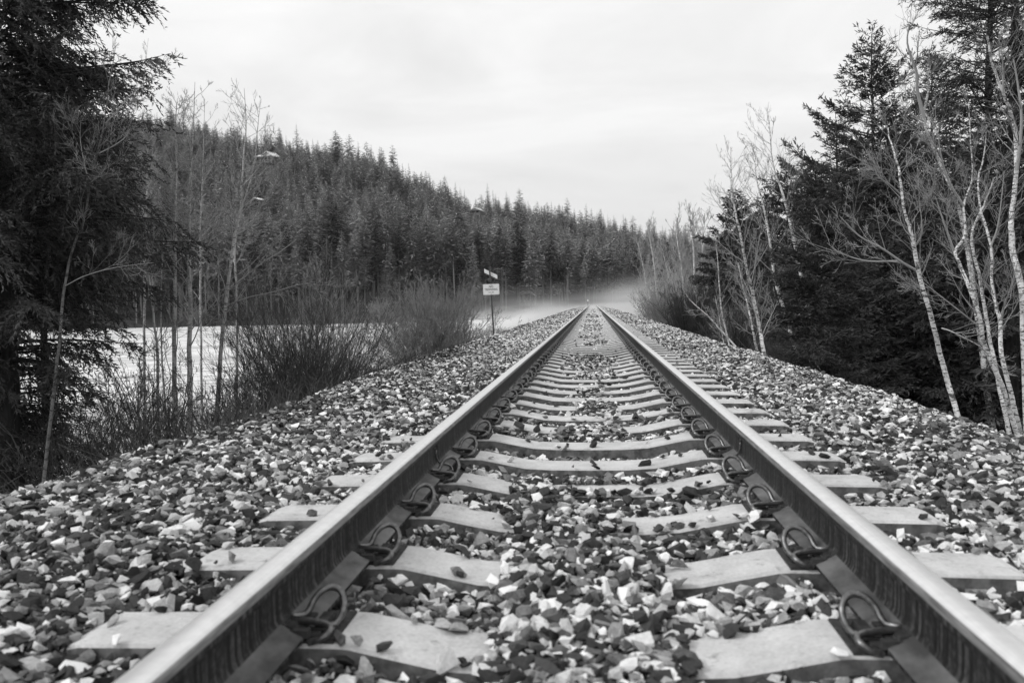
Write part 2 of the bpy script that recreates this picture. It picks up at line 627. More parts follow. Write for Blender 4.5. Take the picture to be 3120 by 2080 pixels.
bx = steps((-6.6, -3.2, .3), (-3.2, 3.2, .1), (3.2, 6.7, .3))
by = steps((-4, 14, .15), (14, 60, .6), (60, 300, 3))
tag(add("trackbed", grid_mesh("trackbed", bx, by, bed_z, MAT['bed'])), "crushed stone trackbed of the railway embankment", None, None, "structure")


def stone_shape(rng, nv):
    import bmesh
    P = rng.normal(size=(nv, 3))
    P /= np.linalg.norm(P, axis=1, keepdims=True)
    P *= rng.uniform(.72, 1.05, (nv, 1))
    P *= rng.uniform(.8, 1.1, (nv, 1))
    P *= np.array([.66, rng.uniform(.34, .56), rng.uniform(.22, .42)])
    bm = bmesh.new()
    for p in P:
        bm.verts.new(p)
    r = bmesh.ops.convex_hull(bm, input=list(bm.verts))
    bmesh.ops.delete(bm, geom=[v for v in bm.verts if not v.link_faces], context='VERTS')
    bmesh.ops.triangulate(bm, faces=list(bm.faces))
    bm.verts.index_update()
    V = np.array([v.co[:] for v in bm.verts])
    F = np.array([[v.index for v in f.verts] for f in bm.faces])
    bm.free()
    return V, F


def scatter(rng, y0, y1, dens, size, xmax, nv, nshape, lift=.3):
    A = (y1 - y0) * 2 * xmax
    n = int(A * dens)
    x = rng.uniform(-xmax, xmax, n)
    y = rng.uniform(y0, y1, n)
    # keep a wedge that takes in the view and a step to either side
    px = (x - CAM[0]) / np.maximum(y + 1.2, .3)
    keep = (px > -1.0) & (px < .75)
    keep &= ~((np.abs(x) > 3.3) & (rng.uniform(size=n) > .55))
    x, y = x[keep], y[keep]
    n = len(x)
    sz = size * np.clip(np.exp(rng.normal(0, .40, n)), .4, 2.0)
    h = hb(x, y)
    z = h + rng.uniform(-.9, lift, n) * sz * .5
    a = np.abs(x)
    k = np.round((y - Y0) / PITCH)
    dyy = np.abs(y - (Y0 + k * PITCH))
    on = (dyy < .125) & (a < 1.31)
    tt = tie_top(x)
    # on a sleeper: only where the ballast has been heaped above it
    ok = ~on | (h > tt - .012) | ((dyy > .092) & (h + rng.normal(0, .008, n) > tt - .024)) | (rng.uniform(size=n) < .008)
    ok &= ~((a > .655) & (a < .86) & on)
    ok &= ~((a > .655) & (a < .865) & (z > -.215))
    ok &= ~((np.abs(dyy) < .105) & (a > .60) & (a < .70))
    z = np.where(on, np.maximum(z, tt + .012), z)
    edge = (dyy > .10) & (dyy < .16) & (a < 1.31) & (a > .3)
    ok &= ~(edge & (z > tt) & (rng.uniform(size=n) < .75))
    x, y, z, sz = x[ok], y[ok], z[ok], sz[ok]
    n = len(x)
    # rotation: mostly lying flat, turned about the vertical
    az = rng.uniform(0, 2 * np.pi, n)
    tx = rng.normal(0, .5, n)
    ty = rng.normal(0, .45, n)
    ca, sa, cx_, sx_, cy_, sy_ = np.cos(az), np.sin(az), np.cos(tx), np.sin(tx), np.cos(ty), np.sin(ty)
    O, Z = np.ones(n), np.zeros(n)
    Rz = np.stack([ca, -sa, Z, sa, ca, Z, Z, Z, O], -1).reshape(-1, 3, 3)
    Rx = np.stack([O, Z, Z, Z, cx_, -sx_, Z, sx_, cx_], -1).reshape(-1, 3, 3)
    Ry = np.stack([cy_, Z, sy_, Z, O, Z, -sy_, Z, cy_], -1).reshape(-1, 3, 3)
    Mx = Rz @ Rx @ Ry
    u = rng.uniform(size=n)
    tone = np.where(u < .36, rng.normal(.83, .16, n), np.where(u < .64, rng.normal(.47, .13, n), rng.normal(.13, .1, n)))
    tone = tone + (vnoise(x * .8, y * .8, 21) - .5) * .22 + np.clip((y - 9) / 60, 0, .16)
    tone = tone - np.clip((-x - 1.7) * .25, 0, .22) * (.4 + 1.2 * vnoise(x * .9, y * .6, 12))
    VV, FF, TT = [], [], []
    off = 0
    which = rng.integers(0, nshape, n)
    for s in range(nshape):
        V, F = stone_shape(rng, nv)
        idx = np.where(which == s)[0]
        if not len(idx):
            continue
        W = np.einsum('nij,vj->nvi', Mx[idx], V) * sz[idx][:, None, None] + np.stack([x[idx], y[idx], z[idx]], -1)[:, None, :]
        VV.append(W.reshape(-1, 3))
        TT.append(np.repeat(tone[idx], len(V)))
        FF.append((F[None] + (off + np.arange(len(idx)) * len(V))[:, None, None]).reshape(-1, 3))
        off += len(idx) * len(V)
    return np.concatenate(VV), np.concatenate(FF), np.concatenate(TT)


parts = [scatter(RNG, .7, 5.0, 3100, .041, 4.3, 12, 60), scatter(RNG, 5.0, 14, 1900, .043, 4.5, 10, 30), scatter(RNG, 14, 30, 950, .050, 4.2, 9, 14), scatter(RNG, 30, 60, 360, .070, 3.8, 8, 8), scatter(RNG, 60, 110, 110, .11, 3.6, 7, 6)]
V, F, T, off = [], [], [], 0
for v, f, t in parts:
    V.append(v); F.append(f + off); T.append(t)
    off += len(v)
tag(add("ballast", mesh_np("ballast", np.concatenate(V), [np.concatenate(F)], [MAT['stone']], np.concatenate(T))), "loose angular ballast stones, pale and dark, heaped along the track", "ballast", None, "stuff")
del V, F, T, parts

# ------------------------------------------------------------------ sleepers
def make_sleeper_mesh(seed):
    rng = np.random.default_rng(seed)
    xs_ = np.concatenate([-TOPX[::-1], TOPX[1:]])
    secs = []
    for x in xs_:
        z = tie_top(x)
        e = .012 if abs(x) > 1.28 else 0
        j = rng.normal(0, .0015, 4)
        w = .105 - e
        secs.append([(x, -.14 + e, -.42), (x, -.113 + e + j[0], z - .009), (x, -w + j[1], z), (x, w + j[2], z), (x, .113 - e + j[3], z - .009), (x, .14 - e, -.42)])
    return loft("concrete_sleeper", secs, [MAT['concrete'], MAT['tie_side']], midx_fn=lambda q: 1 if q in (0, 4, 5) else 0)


# the sprung clip: an arched loop on the far side, then two bends back to the rail foot (v towards the rail, u along the track, w up)
CLIP = [(.030, -.045, .020), (-.008, -.030, .016), (-.028, -.024, .016), (-.040, -.006, .036), (-.041, .012, .060), (-.028, .028, .080), (-.004, .036, .088), (.020, .030, .082), (.038, .016, .064), (.046, .000, .044), (.054, -.012, .034), (.068, -.022, .034), (.079, -.036, .036), (.068, -.050, .036), (.026, -.060, .037), (-.016, -.070, .036), (-.036, -.086, .032), (-.034, -.104, .024), (-.014, -.112, .013), (.012, -.108, .004)]


def clip_mesh(sgn, sides, n):
    P = smooth_path(CLIP, n)
    P = np.stack([sgn * P[:, 0], P[:, 1], P[:, 2]], -1)
    T = Tubes()
    T.add(P, np.full(n, .0086), sides)
    v, f, t = T.arrays()
    return mesh_np("rail_clip", v, [f], [MAT['clip']], t, smooth=True)


def shoulder_mesh(sgn):
    b = Boxes()
    b.box((-.034, -.062, 0), (.024, .034, .016))
    b.box((-.020, -.050, .016), (.018, .020, .034), .005)
    b.box((-.012, -.096, 0), (.022, -.064, .018), .006)
    if sgn < 0:
        b.V = [(-x, y, z) for x, y, z in b.V]
    return b.mesh("shoulder", MAT['iron'], .003)


def insulator_mesh(sgn):
    b = Boxes()
    b.box((.030, -.105, .002), (.062, .028, .026), .003)
    b.box((.010, -.112, .012), (.098, -.082, .030), .005)
    b.box((.052, -.102, .026), (.096, -.052, .038), .004)
    b.prism([(.076, -.098, .030), (.106, -.112, .036), (.124, -.100, .056), (.116, -.074, .050), (.076, -.050, .034)], (0, 0, 0), (0, 0, .012))
    if sgn < 0:
        b.V = [(-x, y, z) for x, y, z in b.V]
    return b.mesh("insulator", MAT['pad'])


def plate_mesh(sgn):
    b = Boxes()
    b.box((-.050, -.106, -.004), (.175, .100, .004), .002)
    if sgn < 0:
        b.V = [(-x, y, z) for x, y, z in b.V]
    return b.mesh("rail_pad", MAT['pad'])


CX, CZ = .655, -.190
SL = [make_sleeper_mesh(s) for s in range(3)]
CM = {(s, lod): clip_mesh(s, 10 if lod == 0 else 5, 110 if lod == 0 else 44) for s in (-1, 1) for lod in (0, 1)}
SM = {s: shoulder_mesh(s) for s in (-1, 1)}
IM = {s: insulator_mesh(s) for s in (-1, 1)}
PM = {s: plate_mesh(s) for s in (-1, 1)}
TIE_LABELS = {
    2: "nearest concrete sleeper, cut off by the bottom edge, its middle buried in ballast",
    3: "second concrete sleeper from the front, both inner ends showing above a wide heap of stones",
    4: "third concrete sleeper from the front, its middle left under loose stones",
    5: "fourth concrete sleeper from the front, stones lying over its left half",
    6: "fifth concrete sleeper from the front, swept bare right across between the rails",
    7: "sixth concrete sleeper from the front, bare and standing proud with its dark front face showing",
    8: "seventh concrete sleeper from the front, just past the two bare ones, middle half covered",
    9: "eighth concrete sleeper from the front, second one beyond the two swept bare",
    10: "ninth concrete sleeper from the front, third one beyond the two swept bare",
}
GT = "pale concrete sleepers in a row under both rails"
for i, y in enumerate(TIE_Y[:300]):
    if i < 2:
        continue
    lab = TIE_LABELS.get(i, "one of the many pale concrete sleepers past the ninth, close together farther up the track" if i < 80 else "one of the far sleepers that run together into a pale strip near the vanishing point")
    o = tag(add("concrete_sleeper", SL[i % 3], None, (0, y, 0)), lab, "sleeper", GT)
    if i < 90:
        for s in (-1, 1):
            c = (s * CX, 0, CZ)
            cl_ = add("rail_clip", CM[(s, 0 if i < 14 else 1)], o, c)
            cl_.rotation_euler = (R(float(RNG.normal(0, 2.0))), R(float(RNG.normal(0, 1.5))), R(float(RNG.normal(0, 3.0))))
            if i < 45:
                add("rail_pad", PM[s], o, c)
                add("clip_shoulder", SM[s], o, c)
                add("insulator", IM[s], o, c)
far = [(np.array([v.co[:] for v in SL[0].vertices]), None)]
fp = [[tuple(p.vertices) for p in SL[0].polygons if len(p.vertices) == 4]]
v0 = far[0][0]
f0 = np.array(fp[0])
yy = TIE_Y[300:]
VV = (v0[None] + np.stack([np.zeros_like(yy), yy, np.zeros_like(yy)], -1)[:, None, :]).reshape(-1, 3)
FF = (f0[None] + (np.arange(len(yy)) * len(v0))[:, None, None]).reshape(-1, 4)
tag(add("distant_sleepers", mesh_np("distant_sleepers", VV, [FF], [MAT['concrete']])), "sleepers at the far end of the track, lost in mist", "sleepers", GT, "stuff")

# ------------------------------------------------------------------ rails
HALF = [(0, .001), (.014, .0005), (.026, -.002), (.033, -.0065), (.0362, -.013), (.0372, -.024), (.0378, -.036), (.0355, -.0405), (.018, -.047), (.0115, -.052), (.0092, -.060), (.0088, -.085), (.0090, -.118), (.0105, -.135), (.0165, -.147), (.026, -.1535), (.050, -.1645), (.072, -.1725), (.076, -.1755), (.0762, -.1855)]
outline = [(x, z) for x, z in HALF] + [(-x, z) for x, z in HALF[:0:-1]]
TOPN = 4


def rail(xc, label):
    k = len(outline)
    secs = [[(x, y, z) for x, z in outline] for y in (-3.0, 2.0, 6, 12, 20, 40, 80, 160, 268)]

    def mi(q):
        zq = (outline[q][1] + outline[(q + 1) % k][1]) / 2
        return 0 if (q < 3 or q >= k - 3) else 3 if (q < 5 or q >= k - 5) else (2 if -.176 < zq < -.150 else 1)
    me = loft("rail", secs, [MAT['rail_top'], MAT['rail_side'], MAT['rail_foot'], MAT['rail_shoulder']], True, False, mi)
    me.attributes.remove(me.attributes["sharp_face"]) if "sharp_face" in me.attributes else None
    me.set_sharp_from_angle(angle=R(48))
    o = tag(add("rail", me, None, (xc, 0, 0)), label, "rail", "the two rails of the track")
    s = 1 if xc < 0 else -1
    T = Tubes()
    yb = 3.93 if xc < 0 else 4.12
    w = smooth_path([(s * .012, yb, -.075), (s * .016, yb - .012, -.09), (s * .018, yb - .01, -.12), (s * .03, yb + .02, -.150), (s * .06, yb + .05, -.162), (s * .085, yb + .03, -.176), (s * .10, yb - .04, -.19)], 30)
    T.add(w, np.full(30, .005), 6)
    T.add(np.array([(s * .009, yb, -.072), (s * .02, yb, -.072)]), np.array([.013, .011]), 8)
    v, f, t = T.arrays()
    add("bond_wire", mesh_np("bond_wire", v, [f], [MAT['clip']], t, smooth=True), o)
    return o


rail(-.7545, "left steel rail, bright worn top and dark rusty web facing right")
rail(.7545, "right steel rail, bright worn top and dark rusty web facing left")

# ------------------------------------------------------------------ sign
def text_mesh(body, size, mat, bold=0.0):
    c = bpy.data.curves.new("lettering", 'FONT')
    c.body = body
    c.size = size
    c.align_x = 'CENTER'
    c.align_y = 'CENTER'
    c.extrude = .0008
    c.offset = bold
    o = bpy.data.objects.new("lettering_source", c)
    COL.objects.link(o)
    dg = bpy.context.evaluated_depsgraph_get()
    me = bpy.data.meshes.new_from_object(o.evaluated_get(dg))
    bpy.data.objects.remove(o)
    me.name = "lettering"
    me.materials.clear()
    me.materials.append(mat)
    return me


SY = 23.0
pb = at(1505, 1030, SY)
pt = at(1491.5, 812, SY)
bc = at(1496.5, 881.5, SY)
bl = at(1495, 834, SY)
sg = empty("no_trespassing_sign", (pb[0], SY, pb[2]), "white NO TRESPASSING board with a slanted white blade above it on a thin steel post", "sign")


def rel(p):
    return np.asarray(p) - np.array([pb[0], SY, pb[2]])


d = rel(pt)
b = Boxes()
prof_ = [(-.022, .010, 0), (-.022, 0, 0), (-.010, 0, 0), (-.008, .018, 0), (.008, .018, 0), (.010, 0, 0), (.022, 0, 0), (.022, .010, 0), (.014, .012, 0), (.012, .024, 0), (-.012, .024, 0), (-.014, .012, 0)]
b.prism([(x, y, -.35) for x, y, z in prof_], (-.35 * d[0] / d[2], 0, 0), (d[0] * (1 + .35 / d[2]), 0, d[2] + .35))
add("post", b.mesh("post", MAT['post']), sg)
# board
w2, h2, rr = .229, .150, .018
pts = []
for cx_, cz_, a0 in ((w2 - rr, h2 - rr, 0), (-w2 + rr, h2 - rr, 90), (-w2 + rr, -h2 + rr, 180), (w2 - rr, -h2 + rr, 270)):
    for q in range(5):
        a = R(a0 + q * 22.5)
        pts.append((cx_ + rr * math.cos(a), 0, cz_ + rr * math.sin(a)))
b = Boxes()
b.prism(pts, (0, 0, 0), (0, .003, 0))
board = add("sign_board", b.mesh("sign_board", MAT['sign_white']), sg, rel(bc) + np.array([0, -.006, 0]))
board.rotation_euler = (0, R(-.7), 0)


def flat_text(body, size, z, bold, xs=1.0):
    o = add("lettering", text_mesh(body, size, MAT['sign_ink'], bold), board, (0, -.0012, z))
    o.rotation_euler = (R(90), 0, 0)
    o.scale = (xs, 1, 1)


flat_text("NO", .085, .075, .0015, .95)
flat_text("TRESPASSING", .082, -.004, .0012, .74)
flat_text("B.N. RR", .044, -.083, .0010, 1.0)
b = Boxes()
for (x0, z0, x1, z1) in ((-w2 + .012, h2 - .014, w2 - .012, h2 - .011), (-w2 + .012, -h2 + .011, w2 - .012, -h2 + .014), (-w2 + .011, -h2 + .016, -w2 + .014, h2 - .016), (w2 - .014, -h2 + .016, w2 - .011, h2 - .016)):
    b.box((x0, -.0012, z0), (x1, -.0004, z1))
add("border_line", b.mesh("border_line", MAT['sign_line']), board)
for z in (.122, -.122):
    b = Boxes()
    b.prism([(.008 * math.cos(a), 0, .008 * math.sin(a)) for a in np.arange(6) * math.pi / 3], (0, -.005, z), (0, .0048, 0))
    add("bolt", b.mesh("bolt", MAT['iron']), board)
b = Boxes()
b.prism([(-.183, 0, .092 + .055), (-.183, 0, .092 - .055), (.183, 0, -.092 - .055), (.183, 0, -.092 + .055)], (0, 0, 0), (0, .003, 0))
bla = add("slanted_blade", b.mesh("slanted_blade", MAT['sign_white']), sg, rel(bl) + np.array([0, .027, 0]))
for z in (.03, -.02):
    b = Boxes()
    b.prism([(.009 * math.cos(a), 0, .009 * math.sin(a)) for a in np.arange(6) * math.pi / 3], (0, -.035, z), (0, .02, 0))
    add("bolt", b.mesh("bolt", MAT['sign_white']), bla)

# ------------------------------------------------------------------ bare trees and shrubs
def unit(v):
    v = np.asarray(v, float)
    return v / (np.linalg.norm(v) + 1e-9)


def grow(T, rng, base, d, L, r, depth, up=.10, wig=.10, nch=5, ang=.75, cl=.55, sides=4, tone=.6, rmin=.0022, n=6, s0=.2):
    step = L / (n - 1)
    p = np.array(base, float)
    d = unit(d)
    P = [p]
    D = [d]
    w = rng.normal(0, wig, (n, 3))
    for i in range(1, n):
        d = d + w[i]
        d[2] += up
        d = d / math.sqrt(d[0] * d[0] + d[1] * d[1] + d[2] * d[2])
        p = p + d * step
        P.append(p)
        D.append(d)
    P = np.array(P)
    rad = np.maximum(r * np.linspace(1, .3, n), rmin * np.linspace(1, .6, n))
    T.add(P, rad, sides, tone)
    if depth <= 0:
        return
    k = max(1, int(round(nch * rng.uniform(.7, 1.3))))
    for s in rng.uniform(s0, .97, k):
        i = s * (n - 1)
        i0 = int(i)
        fr = i - i0
        b = P[i0] * (1 - fr) + P[min(i0 + 1, n - 1)] * fr
        dd = D[i0]
        side = np.cross(dd, rng.normal(size=3))
        side = side / (np.linalg.norm(side) + 1e-9)
        a = ang * rng.uniform(.7, 1.25)
        grow(T, rng, b, dd * math.cos(a) + side * math.sin(a), L * cl * (1.15 - .75 * s) * rng.uniform(.6, 1.2), max(rad[i0] * .55, rmin), depth - 1, up, wig, nch * .8, ang, cl, 3 if depth < 3 else sides, min(1.0, tone + .07), rmin, max(4, n - 1), .15)


def bare_tree(name, label, px, Y, r0, r1, seed, nb=24, blen=.9, cat="tree", group=None, mat='birch', tmat='twig', s0=.25, up=.10, ang=.85, depth=2, nch=5, tone=(.55, .8), extra=(), wig=.10, rmin=.0022, base_len=.9, azbias=None):
    """px: the trunk's line in the photograph from the ground up; Y: its distance (a number, or one per point)."""
    rng = np.random.default_rng(seed)
    Ys = np.full(len(px), float(Y)) if np.isscalar(Y) else np.asarray(Y, float)
    # lean a little towards and away from the camera so that the trunk is not a flat figure
    pts = [at(u, v, y + .22 * math.sin(.5 * i + seed) * (i > 0)) for i, ((u, v), y) in enumerate(zip(px, Ys))]
    low = pts[0]
    g = float(terrain(low[0], low[1]))
    dirn = unit(pts[0] - pts[1])
    if low[2] > g:
        pts.insert(0, low + dirn * ((low[2] - g + .15) / max(.2, -dirn[2])))
    n = 34
    P = smooth_path(pts, n)
    P[1:-1] += rng.normal(0, .004, (n - 2, 3))
    s = np.linspace(0, 1, n)
    rad = r0 * (1 - s) + r1 * s
    rad[0] *= 1.35
    rad[1] *= 1.12
    T, B = Tubes(), Tubes()
    T.add(P, rad, 9, 1.0)
    Hh = np.linalg.norm(P[-1] - P[0])
    for q in range(nb):
        ss = s0 + (1 - s0) * ((q + rng.uniform()) / nb) ** .9
        i = min(int(ss * (n - 1)), n - 2)
        d = unit(P[i + 1] - P[i])
        side = np.cross(d, rng.normal(size=3))
        side = unit(side)
        if azbias is not None and rng.uniform() < .6:
            side = unit(side + np.asarray(azbias))
        a = ang * rng.uniform(.75, 1.2)
        L = blen * (1.25 - .8 * ss) * rng.uniform(.55, 1.25)
        grow(B, rng, P[i], d * math.cos(a) + side * math.sin(a), L, max(rad[i] * .30, rmin * 1.5), depth, up, wig, nch, .7, .5, 5, rng.uniform(*tone), rmin)
    # explicit limbs: (pixel line, distance, radius)
    for (lp, ly, lr) in extra:
        lpts = [at(u, v, ly - .12 * i) for i, (u, v) in enumerate(lp)]
        Q = smooth_path(lpts, 14)
        lrad = np.linspace(lr, lr * .3, 14)
        B.add(Q, lrad, 7, .95)
        for q in range(9):
            i = int(rng.integers(3, 13))
            d = unit(Q[min(i + 1, 13)] - Q[i - 1])
            side = unit(np.cross(d, rng.normal(size=3)))
            grow(B, rng, Q[i], d * .75 + side * .65, blen * .8 * rng.uniform(.5, 1.1), max(lrad[i] * .42, rmin * 1.4), depth, up, wig, nch, .7, .5, 4, rng.uniform(*tone), rmin)
    o = empty(name, P[0], label, cat, group)
    add("trunk", T.mesh("trunk", MAT[mat], P[0]), o)
    add("branches", B.mesh("branches", MAT[tmat], P[0]), o)
    return o


def bare_bush(name, label, pos, h, rad, seed, ns=40, cat="shrub", group=None, mat='dark_twig', spread=.5, depth=2, nch=4, up=.05, tone=(.3, .8), rmin=.0025, r=.008, wig=.10, dome=True):
    rng = np.random.default_rng(seed)
    x, y = pos
    z = float(terrain(x, y))
    T = Tubes()
    for q in range(max(8, int(ns * .8))):
        a = rng.uniform(0, 2 * math.pi)
        k = math.sqrt(rng.uniform())
        b = np.array([math.cos(a) * k * rad * .3, math.sin(a) * k * rad * .3, -.08])
        tilt = spread * k * rng.uniform(.5, 1.3)
        d = np.array([math.cos(a) * math.sin(tilt), math.sin(a) * math.sin(tilt), math.cos(tilt)])
        L = h * rng.uniform(.55, .95) * (1.0 if not dome else (1.06 - .2 * k))
        grow(T, rng, b, d, L, r * rng.uniform(.8, 1.4), depth + 1, up, wig, nch, .55, .42, 4, rng.uniform(*tone), rmin, 8, .22)
    o = tag(add(name, T.mesh(name, MAT[mat]), None, (x, y, z)), label, cat, group)
    return o


# ---- left of the track
GP = "slender bare poplars left of the track in front of the lake"
bare_tree("poplar_tree", "tallest straight bare poplar left of the track, second from the right of its row", [(580, 1330), (578, 1102), (579, 901), (575, 767), (578, 670), (580, 513), (586, 446), (594, 250)], 14, 0.055, .0035, 1, 37, 1.15, group=GP, rmin=.0032, wig=.13, mat='alder', s0=.28, up=.13)
bare_tree("poplar_tree", "straight bare poplar left of the tallest one, pale bark high up, dark foot", [(533, 1326), (531, 1079), (533, 879), (533, 700), (536, 536), (538, 446), (534, 372), (541, 300)], 14.3, 0.051, .0035, 2, 37, 1.1, group=GP, rmin=.0032, wig=.13, mat='alder', s0=.26, up=.12)
bare_tree("poplar_tree", "crooked bare poplar leaning right, nearest to the brush, with the widest low limbs", [(656, 1330), (665, 1191), (674, 1057), (692, 901), (714, 722), (725, 696), (733, 603), (743, 469), (750, 379), (744, 270)], 15, 0.051, .0035, 3, 35, 1.15, group=GP, rmin=.0032, wig=.13, mat='alder', s0=.3, up=.12,
          extra=[([(697, 880), (745, 845), (800, 800), (850, 770), (905, 728)], 15, .020), ([(690, 930), (760, 905), (830, 890), (900, 870), (960, 858)], 15, .013), ([(716, 720), (760, 690), (800, 620), (815, 575)], 15, .013), ([(738, 570), (775, 530), (812, 470)], 15, .016)])
bare_tree("poplar_tree", "thin bare poplar bending left at the left end of its row", [(482, 1330), (480, 1079), (473, 1012), (462, 914), (448, 800), (436, 690), (440, 600)], 13.5, 0.032, .0035, 4, 25, .8, group=GP, rmin=.0032, wig=.13, mat='alder', tmat='dark_twig', s0=.3)
bare_tree("poplar_tree", "thinnest dark stem standing between the two left poplars of the row", [(509, 1330), (498, 1150), (492, 1039), (490, 900), (497, 760), (505, 640)], 13.8, 0.023, .0035, 5, 25, .7, group=GP, rmin=.0032, wig=.13, mat='alder', tmat='dark_twig', s0=.3)
bare_tree("birch_tree", "thin grey birch leaning right in front of the dark conifer at left", [(160, 1220), (176, 1080), (190, 940), (210, 800), (236, 722), (252, 690), (277, 554), (295, 473), (313, 402), (327, 295), (338, 223), (352, 140)], 9.6, .022, .0035, 6, 22, .75, mat='dim_bark', tone=(.3, .6), s0=.42, up=.11,
          extra=[([(278, 552), (262, 520), (245, 430), (246, 370)], 9.6, .007), ([(297, 470), (345, 445), (380, 420), (400, 385)], 9.6, .008), ([(280, 553), (305, 535), (325, 505)], 9.6, .008), ([(322, 375), (350, 345), (400, 290), (445, 250), (462, 205)], 9.6, .007), ([(200, 870), (260, 840), (350, 815), (470, 800)], 9.6, .007)], azbias=(.5, -.3, 0))
bare_tree("snag_tree", "curling dark bare stem twisting in front of the snowy lake", [(415, 1335), (432, 1173), (434, 1150), (424, 1108), (428, 1085), (448, 1070), (470, 1062)], 12.6, .018, .007, 7, 12, .7, mat='alder', tmat='dark_twig', s0=.2)
bare_tree("poplar_tree", "pale bare poplar between the leaning birch and the row, half hidden by needles", [(440, 1300), (440, 1000), (442, 800), (444, 640), (452, 520), (449, 420)], 19, 0.044, .0035, 8, 30, 1.2, mat='alder', s0=.4, rmin=.0034, group=GP)
bare_tree("poplar_tree", "bare poplar behind the crooked one, its thin top rising beside it", [(720, 1250), (722, 1060), (722, 900), (716, 760), (735, 640), (772, 520), (786, 380), (792, 320)], 21, 0.044, .0035, 9, 32, 1.2, mat='alder', s0=.35, rmin=.0036, group=GP)
bare_tree("poplar_tree", "bare poplar behind the straight ones with the finest high twigs", [(615, 1250), (612, 1000), (610, 800), (612, 650), (618, 520), (624, 300)], 22, 0.044, .0035, 10, 35, 1.25, mat='alder', s0=.35, rmin=.0036, group=GP)

GW = "bare shrubs along the left foot of the embankment"
bare_bush("willow_shrub", "big rounded bare willow of fine upright stems just left of the sign", (-5.35, 27.5), 4.1, 2.0, 20, 330, group=GW, mat='twig', spread=.8, depth=2, nch=6, up=.04, wig=.12, tone=(.1, .55), rmin=.0034, r=.010)
k = 0
for (x, y, h, rd, n_, tang, m_, lab) in [
    (-6.2, 14.6, 2.7, 1.1, 80, 0, 0, "dark bare shrub right beside the foot of the crooked poplar"),
    (-5.8, 16.0, 4.1, 1.4, 150, 0, 0, "tall dense bare shrub standing right of the crooked poplar, darkest low down"),
    (-6.4, 18.6, 4.9, 1.5, 140, 0, 1, "tallest shrub of the brush, its pale tips against the forest right of the poplars"),
    (-5.4, 18.4, 1.7, 1.1, 90, 0, 0, "bare shrub at the right edge of the tall brush, over the stones"),
    (-5.1, 21.2, 1.25, 1.0, 80, 1, 0, "low dark shrub half way between the tall brush and the rounded willow"),
    (-5.2, 23.8, 1.2, 1.0, 80, 1, 0, "low bare shrub close to the left side of the rounded willow"),
    (-6.8, 25.5, 1.4, 1.0, 60, 0, 0, "bare shrub at the lake's edge behind the low brush"),
    (-4.9, 33.0, 1.6, .9, 30, 0, 1, "sparse thin shrub right behind the sign post"),
    (-5.1, 42.0, 1.8, 1.0, 30, 0, 1, "sparse shrub in the mist right of the sign"),
    (-6.9, 10.6, 2.1, 1.4, 60, 1, 0, "tangled dark shrub below the dark conifer at the lower left"),
    (-6.3, 12.0, 2.2, 1.3, 40, 1, 0, "tangled arching shrub in front of the thin bending poplar"),
    (-7.4, 13.0, 2.4, 1.4, 38, 1, 0, "tangled shrub behind the arching one, against the lake"),
    (-7.9, 11.6, 2.0, 1.2, 44, 1, 0, "dark shrub at the foot of the leaning birch"),
    (-8.6, 15.2, 2.4, 1.3, 44, 1, 0, "shrub at the lake's edge left of the thin poplars"),
    (-5.9, 13.2, 1.7, 1.0, 40, 1, 0, "low tangled shrub across the feet of the two straight poplars"),
    (-7.4, 20.0, 3.0, 1.2, 60, 0, 0, "dark bare shrub behind the tall brush, against the lake"),
]:
    bare_bush("bare_shrub", lab, (x, y), h * (1.35 if k in (9, 10, 11, 12, 13, 14) else 1.0), rd, 40 + k, n_, group=GW, mat=('dark_twig', 'twig')[m_], spread=1.1 if tang else .6, wig=.2 if tang else .12, depth=2, nch=6, tone=(.1, .6), r=.012 if tang else .008, rmin=.0034 if tang else .0027)
    k += 1

# dry stalks poking through the ice along the near shore
T = Tubes()
wrng = np.random.default_rng(510)
for q in range(3000):
    y_ = wrng.uniform(3.5, 16)
    x_ = -3.15 - wrng.gamma(1.6, .55)
    if vnoise(x_ * 1.1, y_ * .9, 41) < .40:
        continue
    z_ = float(hb(x_, y_)) - .03
    hh = wrng.uniform(.12, .5)
    ln = wrng.normal(0, .4, 2)
    T.add([(x_, y_, z_), (x_ + ln[0] * hh * .35, y_ + ln[1] * hh * .35, z_ + hh * .6), (x_ + ln[0] * hh, y_ + ln[1] * hh, z_ + hh * .9)], [.004, .003, .0015], 3, wrng.uniform(.1, .6))
tag(add("weeds", T.mesh("weeds", MAT['dark_twig'])), "dark dead weeds along the left edge of the ballast", "weeds", None, "stuff")
T = Tubes()
grng = np.random.default_rng(500)
for q in range(12000):
    y_ = 7 + 110 * grng.uniform() ** 1.5
    x_ = -9.0 - grng.gamma(1.5, 2.6)
    if vnoise(x_ * .5, y_ * .35, 31) < .52:
        continue
    z_ = max(-3.0, float(terrain(x_, y_))) - .02
    hh = grng.uniform(.15, .75)
    ln = grng.normal(0, .25, 2)
    T.add([(x_, y_, z_), (x_ + ln[0] * hh * .4, y_ + ln[1] * hh * .4, z_ + hh * .6), (x_ + ln[0] * hh, y_ + ln[1] * hh, z_ + hh)], [.006, .0045, .002], 3, grng.uniform(.2, .8))
tag(add("dry_grass", T.mesh("dry_grass", MAT['dark_twig'])), "dry stalks and grass poking through the snow at the lake's near shore", "grass", None, "stuff")

